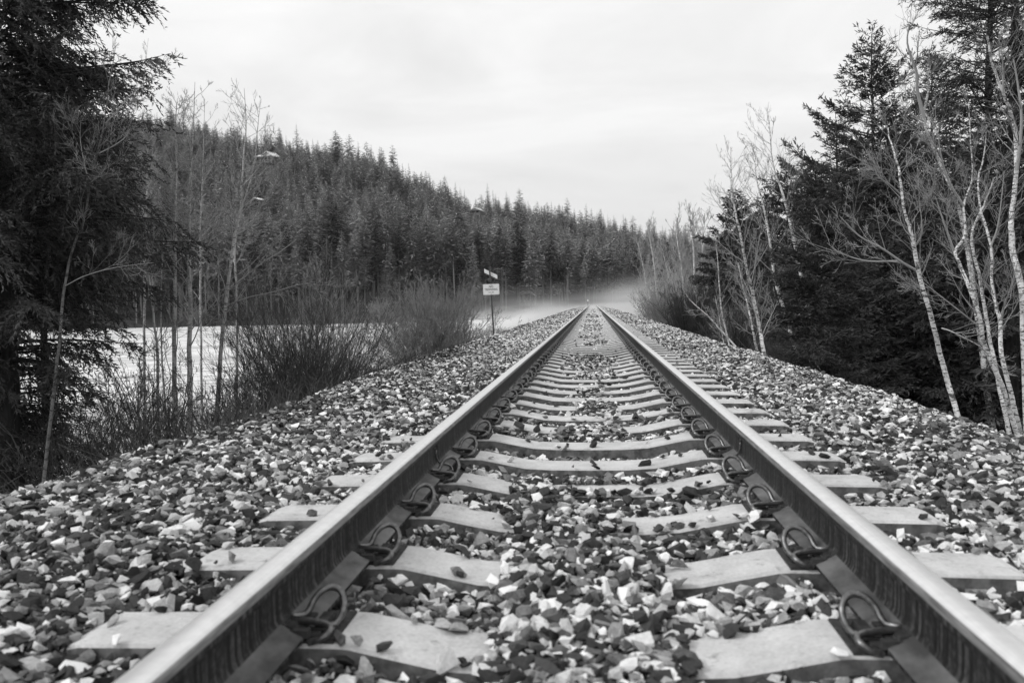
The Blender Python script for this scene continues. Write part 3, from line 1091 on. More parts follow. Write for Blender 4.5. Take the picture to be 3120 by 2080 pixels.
# ---- right of the track
GB = "white birches along the right side of the embankment"
bare_tree("birch_tree", "nearest white birch right of the track, a long limb reaching out to the left", [(2923, 1285), (2875, 1119), (2842, 985), (2803, 851), (2784, 746), (2772, 696), (2757, 647), (2741, 536), (2736, 504), (2714, 433), (2706, 390)], 10.5, .036, .006, 21, 26, .9, group=GB, s0=.3, up=.11,
          extra=[([(2796, 826), (2750, 800), (2688, 757), (2620, 720), (2560, 660)], 10.5, .018), ([(2752, 600), (2715, 565), (2679, 540), (2661, 504)], 10.5, .011), ([(2786, 752), (2806, 720), (2808, 670), (2800, 610)], 10.5, .013), ([(2870, 1000), (2900, 1010), (2960, 1040), (2995, 1060)], 10.5, .010), ([(2740, 795), (2640, 795), (2560, 770), (2520, 740)], 10.5, .012)], azbias=(-.5, -.3, .2), tone=(.35, .8), rmin=.0026, nch=5)
bare_tree("birch_tree", "white birch forking in a V at half height near the right edge", [(3104, 1340), (3052, 1176), (2999, 1047), (2988, 985), (2961, 899), (2928, 815), (2908, 770), (2936, 731), (2941, 690), (2936, 625), (2961, 549), (2958, 446), (2951, 321)], 11.5, .035, .006, 22, 26, .95, group=GB, s0=.35,
          extra=[([(2910, 775), (2880, 690), (2850, 600)], 11.5, .018), ([(2936, 628), (2889, 549), (2867, 473), (2858, 410)], 11.5, .017), ([(2990, 1000), (2940, 960), (2870, 905), (2800, 850)], 11.5, .012)], tone=(.35, .8), rmin=.0026, nch=5)
bare_tree("birch_tree", "white birch splitting low down into two tall stems at the right edge", [(3114, 1345), (3081, 1200), (3052, 1080), (3047, 980), (3035, 930), (3023, 880), (3019, 746), (2990, 650), (2980, 560), (2998, 470), (3006, 380)], 12.3, .038, .006, 23, 26, .95, group=GB, s0=.35,
          extra=[([(3048, 985), (3060, 930), (3078, 880), (3100, 800)], 12.3, .018), ([(3020, 750), (3040, 690), (3052, 600), (3060, 520)], 12.3, .014)], tone=(.35, .8), rmin=.0026, nch=5)
bare_tree("birch_tree", "thick white birch at the right edge, its bright upper stem curving left", [(3122, 1100), (3114, 890), (3088, 780), (3080, 690), (3083, 643), (3097, 513), (3095, 424), (3081, 348), (3054, 277), (3023, 196), (3008, 110)], 13.5, .056, .014, 24, 20, 1.0, group=GB, s0=.45,
          extra=[([(3098, 520), (3108, 440), (3112, 350), (3100, 250), (3088, 180)], 13.5, .028), ([(3056, 282), (3055, 200), (3050, 130)], 13.5, .014)], tone=(.35, .8), rmin=.0026, nch=5)
bare_tree("birch_tree", "grey birch winding up in front of the tall pine, forked high against the sky", [(2990, 1060), (2955, 800), (2925, 640), (2894, 562), (2862, 491), (2836, 429), (2815, 357), (2829, 268), (2826, 241), (2836, 195)], 19, .066, .010, 25, 22, 1.3, group=GB, s0=.4,
          extra=[([(2815, 357), (2795, 277), (2793, 223), (2774, 170), (2764, 125), (2770, 75)], 19, .04), ([(2815, 370), (2780, 350), (2750, 325)], 19, .02)], tone=(.5, .8), rmin=.0034)
bare_tree("birch_tree", "thin grey birch deep in the shade between the V-forked birch and the two-stemmed one", [(3060, 1250), (3010, 1000), (2985, 850), (2960, 720), (3000, 620), (3030, 540)], 17, .05, .01, 26, 18, 1.1, group=GB, s0=.4, tone=(.5, .8), rmin=.0034)
GM = "slim white birches farther up the right bank"
bare_tree("birch_tree", "slim white birch standing clear against the dark spruce, leaning left, farther up the right bank", [(2330, 1080), (2315, 1004), (2295, 902), (2274, 815), (2254, 708), (2239, 637), (2228, 586), (2226, 448)], 16.5, .044, .007, 27, 40, 1.25, group=GM, s0=.2, up=.13, ang=.8, tone=(.55, .9), rmin=.0028)
bare_tree("birch_tree", "slim white birch behind the clear one, between it and the dark young spruce", [(2420, 1060), (2397, 968), (2361, 851), (2348, 749), (2328, 637), (2305, 545), (2300, 460)], 21, .060, .009, 28, 32, 1.4, group=GM, s0=.2, up=.13, tone=(.5, .85), rmin=.0034)
bare_tree("birch_tree", "tallest slim birch farther up the right bank, its fine top alone in the sky", [(2470, 960), (2438, 825), (2412, 698), (2382, 581), (2356, 504), (2341, 351)], 25, .075, .010, 29, 36, 1.9, group=GM, s0=.3, up=.14, tone=(.45, .8), rmin=.0038)
bare_tree("birch_tree", "thin young birch just left of the clear slim one, its foot at the stones", [(2305, 1060), (2290, 985), (2274, 912), (2260, 860), (2249, 800)], 17.5, .028, .006, 30, 22, .85, group=GM, s0=.2, tone=(.5, .8), rmin=.0028)
bare_tree("birch_tree", "little thin birch sapling at the edge of the stones before the bare thicket", [(2206, 1050), (2192, 970), (2180, 910)], 21, .022, .006, 31, 16, .7, group=GM, s0=.2, tone=(.5, .8), rmin=.0034)
bare_tree("fallen_birch", "pale bare branch leaning far over to the left above the right bank", [(2196, 1005), (2160, 965), (2106, 917), (2080, 880)], 24, .03, .008, 32, 14, .9, cat="tree", s0=.3, tone=(.5, .8), rmin=.0034)
bare_tree("birch_tree", "thin birch with a dark foot between the sapling and the clear slim birch", [(2222, 1050), (2198, 938), (2188, 810), (2180, 720)], 27, .04, .008, 33, 24, 1.2, group=GM, s0=.2, tone=(.45, .75), rmin=.0038)
bare_tree("birch_tree", "far double-topped birch in the misty thicket, left one of the pair", [(2120, 960), (2116, 851), (2111, 734), (2100, 660)], 62, .12, .03, 34, 30, 2.6, group=GM, s0=.2, up=.18, ang=.5, tone=(.5, .8), rmin=.012)
bare_tree("birch_tree", "far double-topped birch in the misty thicket, right one of the pair, with several upright stems", [(2146, 960), (2143, 861), (2139, 790), (2147, 650)], 56, .13, .03, 35, 34, 2.6, group=GM, s0=.2, up=.18, ang=.5, tone=(.5, .8), rmin=.012)
for i, (u, v0, v1, Y, lab) in enumerate([
    (1985, 930, 690, 95, "pale many-stemmed birch rising from the mist right of the rails' vanishing point"),
    (1955, 920, 740, 105, "pale birch in the mist, left neighbour of the many-stemmed one"),
    (2070, 950, 700, 70, "pale birch in the far thicket behind the little lone spruce"),
    (2030, 940, 760, 80, "pale birch close to the left side of the little lone spruce"),
]):
    bare_tree("birch_tree", lab, [(u + 18, v0), (u + 8, (v0 + v1) / 2), (u - 12, v1)], Y, .14, .03, 60 + i, 34, 4.2, group=GM, s0=.05, up=.14, ang=.5, tone=(.55, .9), rmin=.014, nch=6)

GR = "bare shrubs along the right bank"
k = 0
for (x, y, h, rd, n_, m_, lab) in [
    (5.0, 42, 3.9, 1.7, 208, 'dark_twig', "dense dark rounded thicket at the right edge of the stones, below the little lone spruce"),
    (6.6, 46, 4.5, 1.8, 160, 'dark_twig', "dark thicket close behind the rounded one on the right bank"),
    (5.3, 33, 3.0, 1.5, 96, 'dark_twig', "bare thicket between the dark rounded one and the sapling"),
    (6.8, 36, 4.0, 1.8, 112, 'twig', "pale fine thicket behind the sapling on the right bank"),
    (8.5, 52, 6.5, 2.6, 144, 'twig', "tall pale thicket in the mist behind the dark rounded thicket"),
    (6.2, 66, 5.0, 2.2, 128, 'twig', "pale thicket dissolving in the mist beyond the dark rounded one"),
    (6.5, 84, 5.6, 2.4, 112, 'twig', "farthest pale thicket in the mist by the right edge of the trackbed"),
    (9.5, 74, 8.1, 3.0, 128, 'twig', "tall pale thicket of upright twigs deep in the mist"),
    (4.9, 23, 2.0, 1.2, 73, 'dark_twig', "low bare shrub between the sapling and the clear slim birch"),
    (5.0, 19, 2.1, 1.2, 80, 'dark_twig', "low bare shrub at the foot of the clear slim birch"),
    (6.2, 25, 3.2, 1.5, 96, 'twig', "fine pale thicket between the slim birches"),
]:
    bare_bush("bare_shrub", lab, (x, y), h, rd, 80 + k, n_, group=GR, mat=m_, spread=.5, depth=2, nch=5, tone=(.05, .3) if k < 2 else (.1, .6), r=.010 * (1 + y / 60), rmin=.0022 * (1 + y / 26))
    k += 1

# ------------------------------------------------------------------ conifers close by
def conifer(rng, h, cb, rad, gap=.30, nper=6, rise=.15, droop=.55, card=(.12, .035), step=.05, dens=1.0, shape=.8, hang=.35, rtrunk=.12, flat=1.0, sparse=0.0, tipup=.1, twl=.34, top_r=.1, skirt=0.0, ragged=0.0):
    """Trunk, limb and needle arrays of one conifer standing on z = 0."""
    W, T = Tubes(), Tubes()
    zt = np.linspace(-.3, h, 24)
    bend = np.cumsum(rng.normal(0, .012, (24, 2)), 0)
    TP = np.column_stack([bend, zt])
    W.add(TP, rtrunk * (1 - np.clip(zt, 0, h) / h * .93), 9)
    tb, td, tl, tt_ = [], [], [], []
    z = cb
    while z < h - .08:
        fr = (h - z) / (h - cb)
        for q in range(max(3, int(nper * rng.uniform(.75, 1.3)))):
            if rng.uniform() < sparse:
                continue
            az = rng.uniform(0, 2 * math.pi)
            L = (rad * fr ** shape * (1.0 if not skirt else min(1.0, .3 + .7 * (z - cb) / skirt)) + top_r) * rng.uniform(.55, 1.15) * (1.0 + ragged * rng.uniform(-.6, .75))
            n = 8
            s = np.linspace(0, 1, n)
            zb = z + rng.uniform(-.5, .5) * gap
            c = np.array([np.interp(zb, zt, bend[:, 0]), np.interp(zb, zt, bend[:, 1])])
            dr = droop * rng.uniform(.6, 1.3) * (.35 + .65 * fr)
            hz = (rise + .5 * (1 - fr)) * s - dr * s * s + tipup * s ** 4
            swing = rng.normal(0, .12) * s * s
            P = np.column_stack([c[0] + (np.cos(az + swing)) * s * L, c[1] + (np.sin(az + swing)) * s * L, zb + hz * L])
            T.add(P, np.linspace(.004 + .011 * L, .003, n), 4)
            k = max(3, int(L / .085 * dens))
            ss = rng.uniform(.12, 1, k) ** .8
            idx = ss * (n - 1)
            i0 = np.minimum(idx.astype(int), n - 2)
            f = (idx - i0)[:, None]
            B = P[i0] * (1 - f) + P[i0 + 1] * f
            tg = P[i0 + 1] - P[i0]
            tg /= np.linalg.norm(tg, axis=1, keepdims=True)
            sd = np.cross(tg, [0, 0, 1.0])
            sd /= np.linalg.norm(sd, axis=1, keepdims=True) + 1e-9
            sgn = rng.choice([-1, 1], k)[:, None]
            D = tg * rng.uniform(.45, .9, (k, 1)) + sd * sgn * rng.uniform(.4, .95, (k, 1)) + np.array([0, 0, -1.0]) * hang * rng.uniform(.2, 1.6, (k, 1)) + rng.normal(0, .12, (k, 3))
            D /= np.linalg.norm(D, axis=1, keepdims=True)
            ll = (twl * L * (1.1 - .75 * ss) + .07) * rng.uniform(.55, 1.2, k)
            tb.append(B); td.append(D); tl.append(ll)
            tt_.append(np.clip(rng.normal(.45, .14) + .25 * (ss - .5) + rng.normal(0, .06, k), 0, 1))
        z += gap * (.55 + .45 * fr)
    # needle sprays along every twig
    B, D, L, tn = np.concatenate(tb), np.concatenate(td), np.concatenate(tl), np.concatenate(tt_)
    m = np.maximum(2, np.ceil(L / step).astype(int))
    id_ = np.repeat(np.arange(len(B)), m)
    first = np.repeat(np.cumsum(m) - m, m)
    pos = (np.arange(len(id_)) - first + rng.uniform(0, .9, len(id_))) / m[id_]
    b = B[id_] + D[id_] * (pos * L[id_])[:, None]
    b[:, 2] -= (pos ** 2 * L[id_] * hang * .35)
    nrm = rng.normal(size=(len(id_), 3))
    d = D[id_] * .9 + nrm * .42
    d /= np.linalg.norm(d, axis=1, keepdims=True)
    w = np.cross(d, rng.normal(size=(len(id_), 3)))
    w /= np.linalg.norm(w, axis=1, keepdims=True) + 1e-9
    cl = card[0] * rng.uniform(.65, 1.25, (len(id_), 1))
    cw = card[1] * rng.uniform(.7, 1.3, (len(id_), 1))
    V = np.stack([b, b + d * cl * .45 + w * cw * .5, b + d * cl, b + d * cl * .45 - w * cw * .5], 1).reshape(-1, 3)
    F = np.arange(len(V)).reshape(-1, 4)
    tone = np.repeat(np.clip(tn[id_] + rng.normal(0, .1, len(id_)), 0, 1), 4)
    wv, wf, wt = W.arrays()
    lv, lf, lt = T.arrays()
    return (wv, wf), (lv, lf), (V, F, tone)


def put_conifer(name, label, x, y, seed, group=None, needle='needles', **kw):
    rng = np.random.default_rng(seed)
    (wv, wf), (lv, lf), (V, F, tone) = conifer(rng, **kw)
    z = float(terrain(x, y))
    o = empty(name, (x, y, z), label, "tree", group)
    add("trunk", mesh_np("trunk", wv, [wf], [MAT['trunk']], smooth=True), o)
    add("limbs", mesh_np("limbs", lv, [lf], [MAT['trunk']], smooth=True), o)
    add("crown", mesh_np("crown", V, [F], [MAT[needle]], tone), o)
    return o


def xy(u, v, Y):
    p = at(u, v, Y)
    return p[0], p[1], p[2]


GL = "dark conifers at the left edge"
x, y, zz = xy(-10, 700, 10.3)
put_conifer("spruce_tree", "huge dark spruce at the left edge, drooping boughs cut off by the top", x, y, 201, GL, h=13.5, cb=.9, rad=2.4, gap=.24, nper=9, rise=.12, droop=.42, card=(.075, .018), step=.014, dens=1.5, shape=.42, hang=.6, rtrunk=.2, tipup=.12, skirt=3.2)
x, y, zz = xy(136, 1200, 13.2)
put_conifer("spruce_tree", "dark spruce behind the huge one, its bare dark foot in front of the lake", x, y, 202, GL, h=8.0, cb=3.5, rad=2.4, gap=.23, nper=9, rise=.10, droop=.5, card=(.08, .02), step=.018, dens=1.4, shape=.6, hang=.65, rtrunk=.085, tipup=.1, skirt=1.5)
x, y, zz = xy(-190, 800, 13.5)
put_conifer("spruce_tree", "dark spruce half outside the left edge, filling the lower left corner", x, y, 203, GL, h=10, cb=.3, rad=2.2, gap=.26, nper=8, droop=.5, card=(.09, .022), step=.024, dens=1.3, shape=.55, hang=.5, rtrunk=.14)

GC = "dark conifers right of the track"


def right_conifer(name, label, u, top_v, Y, seed, rad, **kw):
    x, y, _ = xy(u, 800, Y)
    z = float(terrain(x, y))
    h = at(u, top_v, Y)[2] - z
    base = dict(h=h, cb=.4, rad=rad, gap=.34, nper=6, droop=.35, card=(.10, .020), step=.032, dens=.8, shape=.75, hang=.2, rtrunk=h * .012)
    base.update(kw)
    return put_conifer(name, label, x, y, seed, GC, **base)


right_conifer("spruce_tree", "dark young spruce at the right edge of the stones, boughed to the ground", 2505, 500, 18.5, 210, 1.6, gap=.20, nper=11, card=(.09, .020), step=.020, dens=1.3, droop=.25, shape=.75, cb=.25, tipup=.15)
right_conifer("pine_tree", "broad tall pine with a ragged rounded top standing against the sky at right", 2660, 105, 28, 211, 3.5, gap=.46, nper=8, card=(.17, .036), step=.034, dens=1.15, droop=.16, rise=.10, shape=1.0, cb=2.0, tipup=.25, hang=.1, top_r=.28, ragged=.5)
right_conifer("pine_tree", "second pine top to the right of the broad one, behind the grey birch", 2838, 165, 33, 212, 3.1, gap=.50, nper=7, card=(.18, .04), step=.038, dens=1.1, droop=.16, rise=.12, shape=.95, cb=2.0, tipup=.25, hang=.1, top_r=.25, ragged=.5)
right_conifer("larch_tree", "very tall thin conifer with long level limbs, cut off by the top", 3005, -700, 21, 213, 2.6, gap=.52, nper=7, card=(.11, .02), step=.020, dens=1.1, droop=.16, rise=.12, shape=.5, cb=1.5, hang=.35, rtrunk=.15, twl=.28)
right_conifer("pine_tree", "tall pine with a thick dark trunk at the right edge", 3075, -600, 19.5, 214, 2.3, gap=.42, nper=8, card=(.11, .022), step=.024, dens=1.0, droop=.25, shape=.5, cb=1.0, hang=.3, rtrunk=.2)
right_conifer("fir_tree", "dark fir behind the clear slim birch, with a thin spiky top", 2245, 590, 50, 215, 2.9, gap=.42, nper=9, card=(.26, .07), step=.06, dens=1.2, cb=.3, shape=.7, ragged=.35)
right_conifer("fir_tree", "dark fir behind the tallest slim birch, right of the spiky one", 2400, 505, 42, 216, 3.0, gap=.42, nper=8, card=(.24, .06), step=.055, dens=1.1, cb=.5, shape=.7, ragged=.4)
right_conifer("fir_tree", "slim fir between the spiky dark fir and the young spruce", 2330, 600, 46, 217, 2.4, gap=.42, nper=8, card=(.24, .06), step=.06, dens=1.1, cb=.5, shape=.8, ragged=.35)
right_conifer("spruce_tree", "little lone spruce above the dark rounded thicket in the distance", 2026, 745, 100, 218, 2.3, gap=.7, nper=8, card=(.5, .18), step=.25, cb=.5)
right_conifer("fir_tree", "leaning outline of a dark fir just right behind the young spruce", 2560, 345, 24, 219, 2.2, gap=.32, nper=9, dens=1.2, cb=.3, shape=.95, ragged=.35)
i = 0
for (u, tv, Y, rd, lab) in [
    (2620, 430, 26, 2.0, "dark fir below the broad pine, right of the young spruce"), (2740, 400, 27, 2.1, "dark fir behind the nearest birch's crown"),
    (2860, 520, 25, 2.2, "dark fir behind the V-forked birch"), (2960, 480, 28, 2.3, "dark fir in the shade behind the tall larch"),
    (3070, 430, 29, 2.3, "dark fir behind the thick-trunked pine at the right edge"), (2690, 700, 22, 1.8, "low dark fir in the shade right of the young spruce's foot"),
    (2800, 780, 21, 1.7, "low dark fir behind the nearest birch's trunk"), (2930, 760, 20, 1.9, "low dark fir behind the V-forked birch's trunk"),
    (3060, 740, 21, 2.0, "low dark fir at the right edge behind the two-stemmed birch"), (3190, 500, 24, 2.4, "dark fir just outside the right edge, its boughs reaching in"),
    (2600, 800, 21, 1.4, "small dark fir tucked against the right side of the young spruce"), (2480, 560, 34, 2.0, "dark fir behind the young spruce's top"),
    (2760, 560, 40, 3.0, "big dark fir in the back row right of the broad pine"), (2900, 600, 42, 3.2, "big dark fir in the back row behind the larch"),
    (3040, 560, 40, 3.0, "big dark fir in the back row near the right edge"), (2620, 600, 42, 3.0, "big dark fir in the back row behind the broad pine"),
]:
    right_conifer("fir_tree", lab, u, tv, Y, 230 + i, rd, gap=.38, nper=9, card=(.18, .05), step=.055, cb=.15, shape=.55, rtrunk=.08, dens=1.0)
    i += 1

# ------------------------------------------------------------------ forest on the far shore and the hill
def forest_tree(rng, whorls, nper, cb, spread, fine, top=1.0):
    """A conifer of height 1: crown verts/faces/tone and trunk."""
    V, F, T = [], [], []
    n = 0
    for wi in range(whorls):
        fr = 1 - (wi + rng.uniform(-.3, .3)) / whorls
        z = 1 - (1 - cb) * fr
        Lw = spread * (fr ** top + .04)
        for q in range(max(4, int(nper * (.5 + .6 * fr)))):
            az = rng.uniform(0, 2 * math.pi)
            L = Lw * rng.uniform(.55, 1.15)
            d = np.array([math.cos(az), math.sin(az), rng.uniform(-.35, .25)])
            sdv = np.array([-math.sin(az), math.cos(az), 0])
            b = np.array([0, 0, z + rng.normal(0, .006)])
            tn = np.clip(rng.normal(.45, .09) + .25 * (1 - fr) - .1, 0, 1)
            for j in range(fine):
                s0_, s1_ = (j / fine) * .8, min(1.0, (j + 1.4) / fine)
                dd = d + sdv * rng.normal(0, .3) + np.array([0, 0, rng.normal(0, .12)])
                p0 = b + d * L * s0_
                p1 = b + dd * L * s1_
                w = sdv * L * rng.uniform(.09, .17) / math.sqrt(fine) + np.array([0, 0, rng.normal(0, .12) * L * .15])
                mid = p0 * .5 + p1 * .5
                V += [p0, mid + w, p1, mid - w]
                F.append((n, n + 1, n + 2, n + 3))
                T += [tn + .12 * s1_ - .06] * 4
                n += 4
    # leader
    V += [np.array([-.006, 0, .93]), np.array([.006, 0, .93]), np.array([0, 0, 1.01]), np.array([0, .006, .93])]
    F.append((n, n + 1, n + 2, n + 3))
    T += [.4] * 4
    Tk = Tubes()
    Tk.add(np.array([(0, 0, -.04), (0.004, 0.003, .4), (0, 0, .95)]), np.array([.0085, .0065, .002]), 5)
    tv, tf, tt = Tk.arrays()
    return np.array(V), np.array(F), np.clip(np.array(T), 0, 1), tv, tf


frng = np.random.default_rng(77)
SHORE = [forest_tree(frng, 40, 18, cb, sp, 3, .6) for cb, sp in ((.45, .13), (.55, .12), (.35, .14), (.6, .13), (.28, .15), (.5, .14))]
HILLT = [forest_tree(frng, 24, 17, cb, sp, 2, tp) for cb, sp, tp in ((.10, .20, .8), (.15, .25, .55), (.08, .18, .85), (.2, .22, .6), (.12, .27, .5), (.1, .22, .75))]
trees = []


def try_tree(x, y, hgt, kind):
    z = float(terrain(x, y))
    trees.append((x, y, z, hgt, kind))


for row in range(5):
    for t in np.arange(-.66, .30, .0185):
        tj = t + frng.normal(0, .006)
        yb = float(hill_base(tj))
        y = yb + 2 + row * 6 + frng.uniform(-2.5, 2.5)
        if tj * y > -8 and y < 296 and tj < .03:
            continue
        if abs(tj * y) < 5 and y < 280:
            continue
        if frng.uniform() < .12:
            continue
        try_tree(tj * y, y, frng.normal(23.5 if row else 21, 2.8), 0)
y = 215.0
while y < 640:
    wstep = 5.2
    for t in np.arange(-.72, .34, wstep / y):
        tj = t + frng.uniform(-.5, .5) * wstep / y
        yj = y + frng.uniform(-3.5, 3.5)
        yb = float(hill_base(tj))
        yr = float(np.interp(tj, rt, ry))
        if yj < yb + 30 or yj > yr + 26:
            continue
        if frng.uniform() < .10:
            continue
        near = (yj - yb) / (yr - yb)
        hh = frng.normal(11.8, 2.9) * (1.15 - .15 * near)
        if near > .9 and frng.uniform() < .2:
            hh *= 1.25
        try_tree(tj * yj, yj, float(np.clip(hh, 5, 22)), 1)
    y += 5.0

# houses on the hill: find where the line of sight meets the slope
def on_slope(u, v):
    for Y in np.arange(195, 620, 1.0):
        p = at(u, v, Y)
        if p[2] < float(terrain(p[0], p[1])):
            return p
    return at(u, v, 430)


H1 = on_slope(803, 498)
H2 = on_slope(781, 632)
H3 = on_slope(1448, 652)
CLEAR = [(H1, 766, 838, 455, 500), (H2, 770, 793, 604, 634), (H3, 1432, 1466, 640, 650)]
kept = []
for (x, y, z, hgt, kind) in trees:
    ok = True
    for (Hp, a0, a1, b0, b1) in CLEAR:
        if (x - Hp[0]) ** 2 + (y - Hp[1]) ** 2 < 8 ** 2:
            ok = False
        elif y < Hp[1]:
            u1, v1, _ = project((x, y, z + hgt))
            hw = hgt * .13 * PF / y
            if a0 - hw * .95 < u1 < a1 + hw * .95 and v1 < b1 + 2:
                cut = None
                nh = hgt
                while nh > hgt * .35 and project((x, y, z + nh))[1] < b1 + 2:
                    nh *= .93
                hgt = nh
                ok = nh > hgt * .3 and nh > 4
    if ok:
        kept.append((x, y, z, hgt, kind))
kept.sort(key=lambda t_: -t_[3] / t_[1])
FL = "tall thin-trunked conifer in the row along the far shore of the frozen lake"
FH = "dark conifer in the dense forest covering the hillside"
GF = "conifers of the far forest"
SH_M = [(mesh_np("crown", v, [f], [MAT['forest']], t), mesh_np("trunk", tv, [tf], [MAT['forest_trunk']], smooth=True)) for v, f, t, tv, tf in SHORE]
HI_M = [(mesh_np("crown", v, [f], [MAT['forest']], t), mesh_np("trunk", tv, [tf], [MAT['forest_trunk']], smooth=True)) for v, f, t, tv, tf in HILLT]
count = 0
VV, FF, TT, off = [], [], [], 0
VW, FW, offw = [], [], 0
for i, (x, y, z, hgt, kind) in enumerate(kept):
    q = int(frng.integers(0, 6))
    sx = hgt * frng.uniform(.85, 1.2)
    rot = frng.uniform(0, 6.28)
    u, v, _ = project((x, y, z + hgt * .8))
    if count < 296 and -60 < u < 2180:
        count += 1
        o = empty("conifer_tree", (x, y, z), FL if kind == 0 else FH, "tree", GF)
        o.scale = (sx, sx, hgt)
        o.rotation_euler = (frng.normal(0, .02), frng.normal(0, .02), rot)
        c, tk = (SH_M if kind == 0 else HI_M)[q]
        add("crown", c, o)
        add("trunk", tk, o)
    else:
        v_, f_, t_, tv, tf = (SHORE if kind == 0 else HILLT)[q]
        c_, s_ = math.cos(rot), math.sin(rot)
        Q = np.stack([(v_[:, 0] * c_ - v_[:, 1] * s_) * sx + x, (v_[:, 0] * s_ + v_[:, 1] * c_) * sx + y, v_[:, 2] * hgt + z], -1)
        VV.append(Q); FF.append(f_ + off)
        TT.append(np.clip(t_ + frng.choice([-.3, -.12, 0, .1, .32]) + frng.uniform(-.08, .08), 0, 1))
        off += len(Q)
        Q = np.stack([tv[:, 0] * sx + x, tv[:, 1] * sx + y, tv[:, 2] * hgt + z], -1)
        VW.append(Q); FW.append(tf + offw)
        offw += len(Q)
fo = tag(add("forest", mesh_np("forest", np.concatenate(VV), [np.concatenate(FF)], [MAT['forest']], np.concatenate(TT))), "dense dark conifer forest covering the hill beyond the lake", "forest", None, "stuff")
add("trunks", mesh_np("trunks", np.concatenate(VW), [np.concatenate(FW)], [MAT['forest_trunk']], smooth=True), fo)["kind"] = "stuff"
print("forest", len(kept), count)

# pale bare brush along the far shore
for i, (t, lab) in enumerate([(-.50, "pale bare thicket on the far shore behind the poplars"), (-.26, "pale bare thicket on the far shore right of the tall brush"), (-.20, "pale bare thicket on the far shore behind the rounded willow"), (-.08, "pale bare thicket in the mist on the far shore, right of the sign")]):
    y = float(hill_base(t)) - 4
    bare_bush("bare_shrub", lab, (t * y, y), 6.0, 5.0, 300 + i, 70, group="bare thickets on the far shore", mat='twig', spread=.6, depth=2, nch=5, tone=(.1, .5), r=.05, rmin=.03)

# houses
def house(name, label, p, wdt, dep, hgt, full=True):
    g = p[2] + .3
    o = empty(name, (p[0], p[1], g), label, "house")
    o.rotation_euler = (0, 0, R(-14))
    b = Boxes()
    b.box((-wdt / 2, 0, -3), (wdt / 2, dep, hgt))
    add("wall", b.mesh("wall", MAT['wall']), o)
    rh = wdt * .20
    # gable to the front over the right half, a lower hipped wing to the left
    gx0, gx1 = (-.05 * wdt, .5 * wdt) if full else (-.5 * wdt, .5 * wdt)
    gm = (gx0 + gx1) / 2
    b = Boxes()
    b.prism([(gx0 + .2, 0, hgt), (gx1 - .2, 0, hgt), (gm, 0, hgt + rh - .3)], (0, -.25, 0), (0, .3, 0))
    add("gable", b.mesh("gable", MAT['gable']), o)
    b = Boxes()
    b.prism([(gx0 - .7, 0, hgt - .35), (gm, 0, hgt + rh), (gx1 + .7, 0, hgt - .35), (gx1 + .7, 0, hgt), (gm, 0, hgt + rh + .4), (gx0 - .7, 0, hgt)], (0, -1.0, 0), (0, dep + 1.6, 0))
    if full:
        b.prism([(0, -.8, hgt - .25), (0, dep / 2, hgt + rh * .62), (0, dep + .6, hgt - .25), (0, dep + .6, hgt + .1), (0, dep / 2, hgt + rh * .62 + .4), (0, -.8, hgt + .1)], (-wdt / 2 - .8, 0, 0), (wdt * .62, 0, 0))
    rf = add("snowy_roof", b.mesh("roof", MAT['snow']), o)
    if full:
        b = Boxes()
        b.box((-.14 * wdt, dep * .3, hgt), (-.03 * wdt, dep * .3 + 1.2, hgt + rh * 1.05))
        add("chimney", b.mesh("chimney", MAT['gable']), rf)
    for (a, c, lo, hi) in ([(-.16, -.08, .1, .8), (-.04, .04, .1, .8), (.09, .22, .1, .82), (.28, .42, .05, .85), (-.38, -.30, .35, .8)] if full else [(-.3, -.05, .2, .8), (.1, .35, .2, .8)]):
        b = Boxes()
        b.box((a * wdt, -.06, hgt * lo), (c * wdt, -.003, hgt * hi))
        add("window", b.mesh("window", MAT['glass']), o)
    if full:
        b = Boxes()
        b.box((-.42 * wdt, -2.2, -.35), (.46 * wdt, -.01, -.1))
        b.box((-.42 * wdt, -2.2, .8), (.46 * wdt, -2.1, .9))
        for q in np.linspace(-.42, .45, 14):
            b.box((q * wdt, -2.19, -.1), (q * wdt + .08, -2.11, .8))
        add("deck", b.mesh("deck", MAT['deck']), o)
    return o


Lh = 62 * H1[1] / PF
house("hillside_house", "house with snowy roof and pale gable high on the wooded hill", H1, Lh, 8, 3.4)
house("hillside_house", "small pale building half hidden by trees below the gabled house on the hill", H2, 18 * H2[1] / PF, 5, 3.0, False)
house("hillside_house", "long low snowy roof just showing among the trees on the ridge above the sign", H3, 32 * H3[1] / PF, 5, 1.6, False)

# a little marker beside the far end of the track
mp_ = at(1791, 915, 120)
mk = empty("track_marker", (mp_[0], 120, float(hb(mp_[0], 120))), "tiny white marker left of the rails close to the vanishing point", "marker")
b = Boxes()
zt = mp_[2] - float(hb(mp_[0], 120))
b.box((-.03, -.03, -.3), (.03, .03, zt - .1))
add("post", b.mesh("post", MAT['post']), mk)
b = Boxes()
b.prism([(.13 * math.cos(a), 0, .17 * math.sin(a)) for a in np.arange(12) * math.pi / 6], (0, -.05, zt), (0, .02, 0))
add("marker_plate", b.mesh("marker_plate", MAT['sign_white']), mk)

